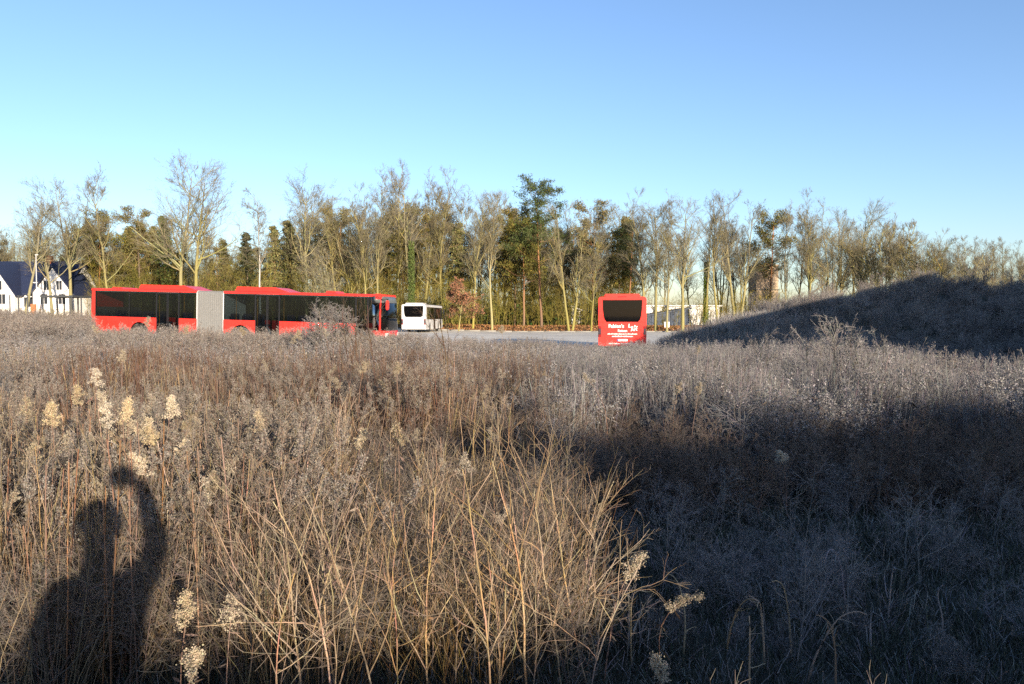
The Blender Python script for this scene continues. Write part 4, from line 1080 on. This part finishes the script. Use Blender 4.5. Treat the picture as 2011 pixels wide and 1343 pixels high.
scatter('frosted_stalks', frost_st, pts(xf[kf], df[kf]), cap(xf[kf], df[kf], pf[kf], 1.25, rs.uniform(.8, 1.15, kf.sum())), 'upright frosted stalks with feathery tips, right half of the field', 'weeds', .06, rs)
# dark brushy weeds round the clearing; in the middle band their colour adds shade
x, d, px = wedge(rs, 340, 7.2, 11, 640, 2170); keep = ~((px < 1100) & (d < 7.6)); x, d, px = x[keep], d[keep], px[keep]
scatter('dark_weeds', dark_mid, pts(x, d), cap(x, d, px, 1.1, rs.uniform(.65, 1.0, len(x))), 'dark brown brushy weeds round the shaded clearing, standing in for shade in the middle band', 'weeds', .1, rs)
# front thicket, sunlit: tan tangles, straw and goldenrod
def front(n, d0, d1, p0, p1):
    x, d, px = wedge(rs, n, d0, d1, p0, p1); return x, d, px
x, d, px = front(150, 3.7, 6.6, -160, 1175); hh = np.interp(px, [-160, 300, 450, 1180], [1.05, 1.05, .95, .95])
keep = (px < 1150 - (d - 3.7) * 30)
scatter('tan_weed_tangle', tan_near, pts(x[keep], d[keep]), hh[keep] * rs.uniform(.75, 1.05, keep.sum()), 'tangle of fine tan dry weeds filling the sunlit front thicket', 'weeds', .12, rs)
x, d, px = front(110, 3.6, 6.4, -160, 1180); keep = (px < 1165 - (d - 3.6) * 30)
scatter('straw_tufts', straw, pts(x[keep], d[keep]), rs.uniform(.6, 1.05, keep.sum()), 'upright straw stalks at the foot of the sunlit front thicket', 'dry grass', .08, rs)
x, d, px = front(120, 4.2, 7.4, -160, 640)
scatter('goldenrod_clumps', rod_near, pts(x, d), rs.uniform(.72, 1.02, len(x)), 'dense goldenrod clumps in the left foreground under the shadow of a person', 'weeds', .06, rs)
x, d, px = front(90, 6.2, 8.6, -160, 1080)
scatter('straw_tufts', straw, pts(x, d), rs.uniform(.4, .7, len(x)), 'low straw between the front thicket and the reddish band', 'dry grass', .15, rs)
x, d, px = front(60, 4.0, 6.2, -140, 520)
scatter('golden_straw', pale_st, pts(x, d), rs.uniform(.7, 1.05, len(x)), 'golden upright straw in the left foreground', 'dry grass', .07, rs)
# frosted turf on the shaded clearing and everywhere below the weeds
x, d, px = wedge(rs, 55, 4.0, 8.6, 1215, 2170)
scatter('low_frosted_weeds', grey_mid, pts(x, d), rs.uniform(.18, .5, len(x)), 'low tangle of frosted weeds on the shaded clearing', 'weeds', .25, rs)
x, d, px = wedge(rs, 3000, 3.2, 10.5)
scatter('frosted_grass', turf, pts(x, d), rs.uniform(.6, 1.5, len(x)), 'short frosted grass on the shaded clearing', 'grass', .15, rs)
# mound cover
n = 3600; x = rs.uniform(5, 30, n); y = rs.uniform(24, 42, n); z = hgt(x, y); keep = (z > .35) & (np.abs(x / y) < .8)
x, y = x[keep], y[keep]; br = rs.random(len(x)) < np.interp(x / y, [.30, .42, .55], [.08, .5, .85])
scatter('mound_grass', mgrass, pts(x[~br], y[~br]), rs.uniform(.6, 1.2, (~br).sum()), 'short frosted grass covering the left slope of the mound', 'grass', .2, rs)
scatter('mound_brush', mbrush, pts(x[br], y[br]), rs.uniform(.3, .72, br.sum()) * np.where(rs.random(br.sum()) < .10, 1.6, 1), 'dark scrubby weeds covering the right side of the mound', 'weeds', .15, rs)

# weeds round the photographer's feet, added unseen below the frame to shade the foot of the front thicket
n = 270; x = rs.uniform(-2.2, 3.4, n); y = rs.uniform(.9, 3.3, n); keep = (y > .9 + .12 * np.abs(x)) & (x * LU[0] + y * LU[1] < 3.0)
x, y = x[keep], y[keep]; lim = np.minimum(CAMZ - .05 - .50 * y, 1.02)
scatter('shading_near_weeds', tan_near, pts(x, y), np.maximum(lim / 1.1, .2) * rs.uniform(.8, 1, len(x)), 'dry weeds at the photographer\'s feet along the bottom of the picture', 'weeds', .1, rs)
# weeds added on the unseen heap to roughen the edge of its shade
u = rs.uniform(1.8, 17, 420); dd = rs.uniform(-10.6, -5.6, 420); x = u * LU[0] + dd * LD[0]; y = u * LU[1] + dd * LD[1]
scatter('shade_edge_weeds', mgrass, pts(x, y), rs.uniform(.6, 1.3, len(x)), 'unseen grass and weeds added on the spoil heap to roughen its shadow edge', 'weeds', .2, rs)

# ------------------------------------------------------------------ single plants that stand out
ri = np.random.default_rng(4242)
def plant(name, parts, px, d, label, cat, group=None, rz=None, sc=1.0):
    x, y = at(px, d); o = empty(name, (x, y, hz(x, y)), ri.uniform(0, 2 * PI) if rz is None else rz); o.scale = (sc, sc, sc)
    tag(o, label, cat, group)
    for n, me in parts: link(n, me, o)
    return o
def zat(d, row): return CAMZ - (row - HY) * d / F

def rod_parts(h, cs=RED * 1.5, cp=CREAM, fr=.2, bend=0.0, seed=None, big=1.0):
    g = np.random.default_rng(seed if seed is not None else ri.integers(1 << 30))
    S, P = goldenrod(g, h, True, cs, cp, fr, lean=.03, bend=bend)
    if big > 1:                                       # fuller head
        V = np.concatenate(P.v); m = V[:, 2] > h * .5; E = V[m][g.integers(0, m.sum(), int(600 * big))]
        P.flakes(E + g.normal(size=E.shape) * (.003 * big), g.uniform(.0022, .005, len(E)), jit(g, cp, len(E), .2, .04), g)
    return [('stem', S.mesh('goldenrod_stem', M_stem)), ('seed_head', P.mesh('goldenrod_head', M_fluff))]

HEADS = [  # column, row of the head, distance, fuller, nodding, label
 (108, 806, 4.7, 2.2, 0, 'cream goldenrod head, leftmost of the bright heads at the left edge'),
 (190, 802, 4.8, 1.6, 0, 'small cream goldenrod head between two larger ones at the left'),
 (205, 824, 4.6, 1.8, .3, 'cream goldenrod head right of and below its small neighbour'),
 (255, 798, 4.9, 2.6, 0, 'broad yellowish goldenrod head above the shadow of the raised hand'),
 (330, 796, 5.0, 2.0, 0, 'round yellowish goldenrod head right of the broad one'),
 (345, 826, 4.8, 1.8, .3, 'yellowish goldenrod head below the round one'),
 (286, 832, 4.9, 1.5, 0, 'small goldenrod head under the broad yellowish one'),
 (300, 872, 4.5, 1.5, .3, 'low golden head left of the bending grey twigs'),
 (345, 866, 4.6, 1.5, .2, 'loose golden head beside the low one in the left thicket'),
 (520, 820, 5.2, 2.0, 0, 'white-tipped goldenrod head rising before the dark reddish band'),
 (495, 850, 5.0, 2.2, .7, 'nodding white goldenrod head left of the white-tipped one'),
 (655, 838, 5.2, 1.6, .4, 'single pale head in front of the dark reddish stems'),
 (165, 772, 5.6, 1.6, 0, 'dull goldenrod head above the leftmost bright head'),
 (155, 735, 6.2, 1.6, 0, 'ochre goldenrod head standing higher at the far left'),
 (228, 778, 5.4, 1.4, 0, 'small pinkish head left of the tall red stem'),
 (405, 956, 4.2, 1.2, 0, 'tiny white head in the middle of the left thicket'),
 (440, 1168, 3.5, 1.4, 0, 'pale fluffy head low in the front left of the picture'),
 (336, 1178, 3.3, 2.2, .2, 'bluish goldenrod head in the shadow edge at the lower left'),
 (362, 1268, 3.1, 2.2, .4, 'bluish goldenrod head lowest at the left, half in shadow'),
 (1186, 1072, 4.0, 2.8, .3, 'large frosted goldenrod head at the right end of the sunlit thicket'),
 (1300, 1140, 3.9, 1.8, .9, 'nodding cream seed head on the shaded clearing, nearest the thicket'),
 (1303, 1284, 3.6, 2.2, .3, 'cream seed head lowest on the shaded clearing'),
 (1550, 872, 7.2, 2.0, .5, 'bright seed head catching sun above the dark weeds at the right'),
 (250, 690, 8.6, 2.2, .2, 'tall ochre-grey plume in front of the rear bus half'),
 (285, 632, 12.0, 2.4, 0, 'tallest plume cutting across the red side of the rear bus half'),
 (348, 640, 12.5, 2.2, .2, 'grey plume in front of the rear door of the articulated bus'),
 (208, 640, 12.0, 2.0, .2, 'grey plume before the rear wheel side of the articulated bus'),
 (500, 640, 12.5, 2.0, .3, 'straw plume below the middle door of the articulated bus'),
 (540, 655, 11.5, 2.2, .3, 'pale straw plume right below the middle door of the bus'),
 (600, 655, 12.0, 2.0, 0, 'pale plume in front of the red panel of the front bus half'),
 (655, 645, 12.5, 2.0, .2, 'grey plume left of the front wheel of the articulated bus'),
 (712, 704, 8.8, 2.2, .4, 'creamy plume below the nose of the articulated bus'),
 (790, 706, 8.6, 2.0, .3, 'grey frosted plume below the white bus'),
 (996, 640, 13.0, 2.6, .2, 'tall grey plume standing before the pale yard between the buses'),
 (1190, 722, 8.8, 2.2, .5, 'yellowish plume below the single red bus'),
 (1352, 745, 8.6, 2.0, .3, 'grey plume right of and below the single red bus'),
 (1330, 745, 8.4, 1.8, .3, 'small grey plume left of its pair below the single red bus'),
 (1370, 676, 12.5, 2.0, .3, 'grey plume against the shaded left slope of the mound'),
]
for px, row, d, big, bd, lb in HEADS:
    h = zat(d, row) - hz(*at(px, d)); c = CREAM * 1.3 if d < 8 else CREAM * .75 + GREY * .5
    plant('goldenrod', rod_parts(max(h, .3) * 1.06, RED * 1.5, c, .15, bd, None, big), px, d, lb, 'goldenrod')

# repeated plants of the front thicket
gold = [rod_parts(1.25, RED * (1.3 + .2 * k), CREAM * .8 + GREY * .2, .2, [0, .4][k % 2], 300 + k, 1.3) for k in range(6)]
GP = []
for k in range(120):
    px = ri.uniform(-60, 420) if k < 60 else ri.uniform(420, 1080); d = ri.uniform(4.1, 6.6) if k < 70 else ri.uniform(8.6, 12)
    side = 'left of the picture' if px < 420 else 'middle of the picture'
    where = 'in the sunlit front thicket, ' if d < 7 else 'in the reddish band, '
    q_ = plant('goldenrod', gold[k % 6], px, d, 'upright dry goldenrod with reddish stem ' + where + side, 'goldenrod', 'goldenrods ' + where + side, None, ri.uniform(.72, 1.08)); GP.append((q_, px, d < 7))
HL = sorted([(h_[0], t_) for h_, t_ in zip([HEADS[i] for i in (0, 3, 4, 9, 11)], ['the leftmost bright head', 'the broad yellowish head', 'the round yellowish head', 'the white-tipped head', 'the single pale head'])])
BLm = [(140, 'the rear end of the bus'), (385, 'the bellows'), (500, 'the middle door'), (620, 'the rounded grey shrub'), (745, 'the bus nose'), (868, 'the dark dead stalk')]
for nr in (True, False):
    L_ = [g for g in GP if g[2] == nr]
    for (q_, _, _), (o_, w_) in zip(L_, single_out([g[1] for g in L_], HL if nr else BLm)): q_['label'] = '%s %s goldenrod %s' % (o_, 'reddish-stemmed upright' if nr else 'goldenrod in the reddish band,', w_) if nr else '%s goldenrod of the reddish band, counted %s' % (o_, w_)
fk = []
for k in range(9):
    g = np.random.default_rng(700 + k); S, T = fork_stalk(g, 1.2, TAN * g.uniform(.8, 1.2), .0052, 8)
    fk.append([('stem', S.mesh('fork_stem', M_stem)), ('side_shoots', T.mesh('fork_shoots', M_stem))])
BIG = [(600, 3.3, 1.12, 'tall forked tan stalk, leftmost of the large front stalks'), (668, 3.2, 1.05, 'forked tan stalk right of the leftmost large one'),
       (765, 3.4, 1.10, 'forked stalk with crossing shoots in the middle of the front'), (845, 3.5, 1.0, 'slim orange-tan stalk left of the thickest one'),
       (955, 3.3, 1.12, 'thickest orange-tan stalk at the front, middle of the picture'), (1040, 3.6, 1.15, 'tall forked stalk reaching above the right end of the thicket'),
       (1110, 3.7, 1.0, 'tan stalk near the right end of the sunlit thicket'), (1165, 3.9, .95, 'outermost tan stalk beside the shaded clearing'),
       (520, 3.1, .85, 'low forked stalk right of the shadow at the bottom left'), (470, 3.6, 1.0, 'thin forked stalk beside the edge of the shadow')]
for k, (px, d, sc, lb) in enumerate(BIG): plant('forked_stalk', fk[k % 9], px, d, lb, 'dry stalk', None, None, sc)
FP = []
for k in range(95):
    px = ri.uniform(420, 1165); d = ri.uniform(3.5, 6.2); px = min(px, 1160 - (d - 3.5) * 28)
    wh = 'left part' if px < 660 else ('middle' if px < 900 else 'right end')
    q_ = plant('forked_stalk', fk[k % 9], px, d, 'thin forked tan stalk in the %s of the sunlit front thicket' % wh, 'dry stalk', 'forked stalks, %s of the front thicket' % wh, None, ri.uniform(.65, 1.0)); FP.append((q_, px))
BA = [(470, 'the thin stalk by the shadow edge'), (520, 'the low forked stalk'), (600, 'the leftmost large stalk'), (668, 'the second large stalk'), (765, 'the stalk with crossing shoots'), (845, 'the slim orange-tan stalk'), (955, 'the thickest stalk'), (1040, 'the tallest stalk at the right end'), (1110, 'the last but one large stalk')]
for (q_, _), (o_, w_) in zip(FP, single_out([f[1] for f in FP], BA)): q_['label'] = '%s thin forked tan stalk %s' % (o_, w_)
rw_ = []
for k in range(6):                                               # straight red-brown wands
    g = np.random.default_rng(800 + k); S = Soup(); p, q = grow(g, np.array([[0, 0, -.04]]), np.array([[g.normal() * .03, g.normal() * .03, 1]]), np.array([1.3]), np.array([.0052]), 8, .02, .01, .5)
    S.tubes(p, q, jit(g, (.20, .115, .075), 1, .15), 5); T = Soup()
    O, D, L, R, _ = spawn(g, p, q, np.array([1.3]), 6, .55, 1, .5, .2, .5, .4); p, q = grow(g, O, D, L, np.maximum(R, .0012), 3, .1, .03, .5); T.tubes(p, q, jit(g, TAN * .8, len(O)), 3)
    rw_.append([('stem', S.mesh('wand_stem', M_stem)), ('side_shoots', T.mesh('wand_shoots', M_stem))])
RP = []
for k in range(70):
    px = ri.uniform(-40, 520); d = ri.uniform(3.7, 5.6)
    wh = 'left of the shadow' if px < 120 else ('around the shadow' if px < 330 else 'right of the shadow')
    q_ = plant('red_stem', rw_[k % 6], px, d, 'straight reddish stem standing %s of the person' % wh, 'dry stalk', 'reddish stems ' + wh, None, ri.uniform(.6, 1.08)); RP.append((q_, px))
for (q_, _), (o_, w_) in zip(RP, single_out([f[1] for f in RP], [(75, 'the left rim of the shadow'), (165, 'the shadow of the head'), (240, 'the shadow of the raised hand'), (300, 'the right rim of the shadow'), (345, 'the bluish head in the shadow edge'), (440, 'the pale fluffy head')])): q_['label'] = '%s straight reddish stem %s' % (o_, w_)
# curled stalks on the shaded clearing
CURL = [(1345, 1118, 4.3, 'curled tan stalk on the clearing, first right of the nodding head'), (1432, 1150, 4.4, 'upright curled stalk second from the thicket'), (1508, 1128, 4.2, 'tan stalk with hooked tip in the middle of the clearing'),
        (1562, 1122, 4.3, 'straight thin stalk beside the hooked one'), (1592, 1160, 4.0, 'arching tan stalk bending right on the clearing'), (1650, 1205, 3.9, 'second arching stalk, lower right of the first'),
        (1668, 1000, 5.0, 'tall pale stalk rising highest from the clearing'), (1752, 1075, 4.8, 'bluish branched stalk at the right of the clearing'), (1245, 1160, 4.2, 'arching brown stalk at the thicket edge'), (1478, 1215, 3.8, 'short curled stalk low on the clearing'),
        (1720, 1190, 4.3, 'bluish drooping stalk at the lower right'), (1860, 1150, 4.6, 'pale bent stalk near the right picture edge')]
for px, row, d, lb in CURL:
    h = zat(d, row) * 1.12; g = np.random.default_rng(int(px)); S, T = curl_stalk(g, max(h, .3), TAN * 1.1 if px < 1660 else FROST * .9, .007)
    plant('curled_stalk', [('stem', S.mesh('curl_stem', M_stem)), ('tendrils', T.mesh('curl_tendrils', M_stem))], px, d, lb, 'dry stalk', None, ri.uniform(-.4, .4))
ft = []
for k in range(4):
    g = np.random.default_rng(900 + k); ft.append([('stems', tangle(g, .75, FROST * .6, .2, (4, 4, 3), .004, spread=.6).mesh('frost_tangle', M_stem))])
WP = []
for k in range(56):
    px = ri.uniform(1230, 2080); d = ri.uniform(4.0, 8.0)
    wh = 'left half' if px < 1600 else 'right half'
    q_ = plant('frosted_weed', ft[k % 4], px, d, 'bluish frosted branching weed on the %s of the shaded clearing' % wh, 'weed', 'frosted weeds, %s of the clearing' % wh, None, ri.uniform(.45, 1.0)); WP.append((q_, px))
for (q_, _), (o_, w_) in zip(WP, single_out([f[1] for f in WP], [(1300, 'the nodding cream head'), (1432, 'the upright curled stalk'), (1508, 'the hooked stalk'), (1592, 'the arching stalk'), (1668, 'the tall pale stalk'), (1752, 'the bluish branched stalk'), (1860, 'the pale bent stalk')])): q_['label'] = '%s bluish frosted weed on the clearing %s' % (o_, w_)
# taller grey shrubs and dark stalks against the buses and the mound
def shrub(px, d, top, w, label, col=GREY, fr=.5, n=5, levels=(8, 6, 4), thick=3.0):
    h = zat(d, top) - hz(*at(px, d)); g = np.random.default_rng(int(px * 7)); S, T = Soup(), Soup()
    for k in range(n):
        a = g.uniform(0, 2 * PI); r = w * .35 * math.sqrt(g.random())
        tangle(g, h * g.uniform(.8, 1.02), col, fr, levels, .005, T, (r * math.cos(a), r * math.sin(a)), .45, thick)
    p, q = grow(g, np.array([[0, 0, -.1]]), np.array([[0, 0, 1.]]), np.array([h * .5]), np.array([.03]), 5, .05, 0, .5); S.tubes(p, q, jit(g, UMB, 1), 6)
    return plant('shrub', [('stem', S.mesh('shrub_stem', M_stem)), ('twigs', T.mesh('shrub_twigs', M_stem))], px, d, label, 'shrub')
shrub(622, 24, 596, 2.0, 'rounded grey twiggy shrub in front of the articulated bus windows', GREY * 1.1, .45, 9, (9, 7, 4), 4.0)
shrub(1620, 14, 622, 1.0, 'tall feathery frosted shrub against the dark mound', GREY, .55, 4)
shrub(1692, 14, 640, .9, 'second feathery frosted shrub right of the tallest one', GREY, .55, 4)
shrub(1470, 15, 662, .9, 'low feathery frosted shrub at the foot of the mound', GREY, .5, 3)
shrub(1800, 12, 678, .8, 'small feathery frosted shrub before the dark right side of the mound', GREY, .5, 3)
shrub(1985, 12, 690, .9, 'frosted shrub at the right picture edge', GREY, .5, 3)
for px, d, top, lb in ((868, 13, 596, 'tall dark dead stalk right of the white bus'), (693, 14, 590, 'dark bare sapling in front of the front door of the bus'), (742, 15, 585, 'dark bare sapling before the nose of the articulated bus'), (712, 16, 600, 'thin dark sapling between two others before the bus')):
    h = zat(d, top) - hz(*at(px, d)); g = np.random.default_rng(int(px)); S, T = fork_stalk(g, h, UMB * 1.1, .014, 7, .05, .03)
    plant('sapling', [('stem', S.mesh('sapling_stem', M_stem)), ('side_shoots', T.mesh('sapling_shoots', M_stem))], px, d, lb, 'sapling')

# ------------------------------------------------------------------ the photographer, behind the lens; only the shadow falls into the picture
M_coat = material('dark_blue_coat', (.03, .035, .055), .9, .2, 9)
M_skin = material('skin', (.48, .28, .20), .6); M_hat = material('grey_knit_hat', (.08, .08, .085), .95, .3, 40); M_cam = material('camera_black', (.02, .02, .02), .5)
org = -.17 * LU - .33 * LD
per = empty('person', (org[0], org[1], hz(org[0], org[1])), math.atan2(LU[1], LU[0]))
tag(per, 'person in a dark coat holding a camera up with one raised arm', 'person')
J = {'pel': ((0, 0, .98), .20, None), 'sp': ((0, .01, 1.18), .19, 'pel'), 'ch': ((0, .0, 1.38), .20, 'sp'), 'nk': ((0, .02, 1.52), .075, 'ch'), 'hd': ((0, .05, 1.62), .095, 'nk'), 'hd2': ((0, .05, 1.72), .10, 'hd'), 'top': ((0, .04, 1.80), .06, 'hd2'), 'nose': ((0, .155, 1.665), .018, 'hd'),
     'shr': ((.17, 0, 1.44), .10, 'ch'), 'elr': ((.285, .10, 1.60), .075, 'shr'), 'wrr': ((.235, .21, 1.80), .05, 'elr'), 'har': ((.205, .235, 1.875), .042, 'wrr'),
     'shl': ((-.17, 0, 1.44), .10, 'ch'), 'ell': ((-.25, -.02, 1.17), .08, 'shl'), 'wrl': ((-.26, .10, .95), .05, 'ell'), 'hal': ((-.26, .13, .87), .04, 'wrl'),
     'hpr': ((.10, 0, .90), .12, 'pel'), 'knr': ((.12, .03, .50), .085, 'hpr'), 'anr': ((.125, -.01, .10), .06, 'knr'), 'tor': ((.14, .16, .05), .045, 'anr'),
     'hpl': ((-.10, 0, .90), .12, 'pel'), 'knl': ((-.13, .03, .50), .085, 'hpl'), 'anl': ((-.135, -.01, .10), .06, 'knl'), 'tol': ((-.15, .16, .05), .045, 'anl')}
fing = []
for k in range(4):
    o = (-.045 + .03 * k); fing.append(('har', [(.185 + .5 * o, .255, 1.925 - .0 * k), (.17 + .6 * o, .285 , 1.945 - .012 * k), (.155 + .7 * o, .27, 1.965 - .02 * k)]))
    fing.append(('hal', [(-.285 + .02 * k, .15, .80 - .004 * k), (-.28 + .02 * k, .165, .765), (-.275 + .02 * k, .16, .735 + .006 * abs(k - 1.5))]))
fing.append(('har', [(.24, .25, 1.90), (.232, .275, 1.93)])); fing.append(('hal', [(-.235, .165, .85), (-.23, .18, .82)]))
me = bpy.data.meshes.new('body'); ids = {}; V, E, Rr = [], [], []
for n_, (co, r, pa) in J.items():
    ids[n_] = len(V); V.append(co); Rr.append(r)
    if pa: E.append((ids[pa], ids[n_]))
for root_, ch in fing:
    pr = ids[root_]
    for c in ch: V.append(c); Rr.append(.011); E.append((pr, len(V) - 1)); pr = len(V) - 1
me.from_pydata(V, E, []); bo = link('body', me, per, M_coat)
bo.modifiers.new('skin', 'SKIN'); sv = me.skin_vertices[0].data
for i, r in enumerate(Rr): sv[i].radius = (r, r)
sv[0].use_root = True
ss = bo.modifiers.new('smooth', 'SUBSURF'); ss.levels = 2; ss.render_levels = 2
lathe('hat', [(.118, 1.70), (.125, 1.74), (.118, 1.80), (.08, 1.855), (.02, 1.875)], M_hat, per, 20, 'z', (0, .045, 0))
cm = empty('camera_body', (0, 0, CAMZ)); tag(cm, 'black camera held up in a raised hand', 'camera')
box('housing', -.07, .07, -.155, -.085, -.05, .045, M_cam, cm, .012); box('viewfinder_hump', -.03, .03, -.15, -.09, .044, .07, M_cam, cm, .01)
lathe('lens', [(.034, -.086), (.034, -.03), (.031, -.022)], M_cam, cm, 20, 'y'); lathe('shutter_button', [(.008, .044), (.008, .052)], M_galv, cm, 10, 'z', (.05, -.12, 0))
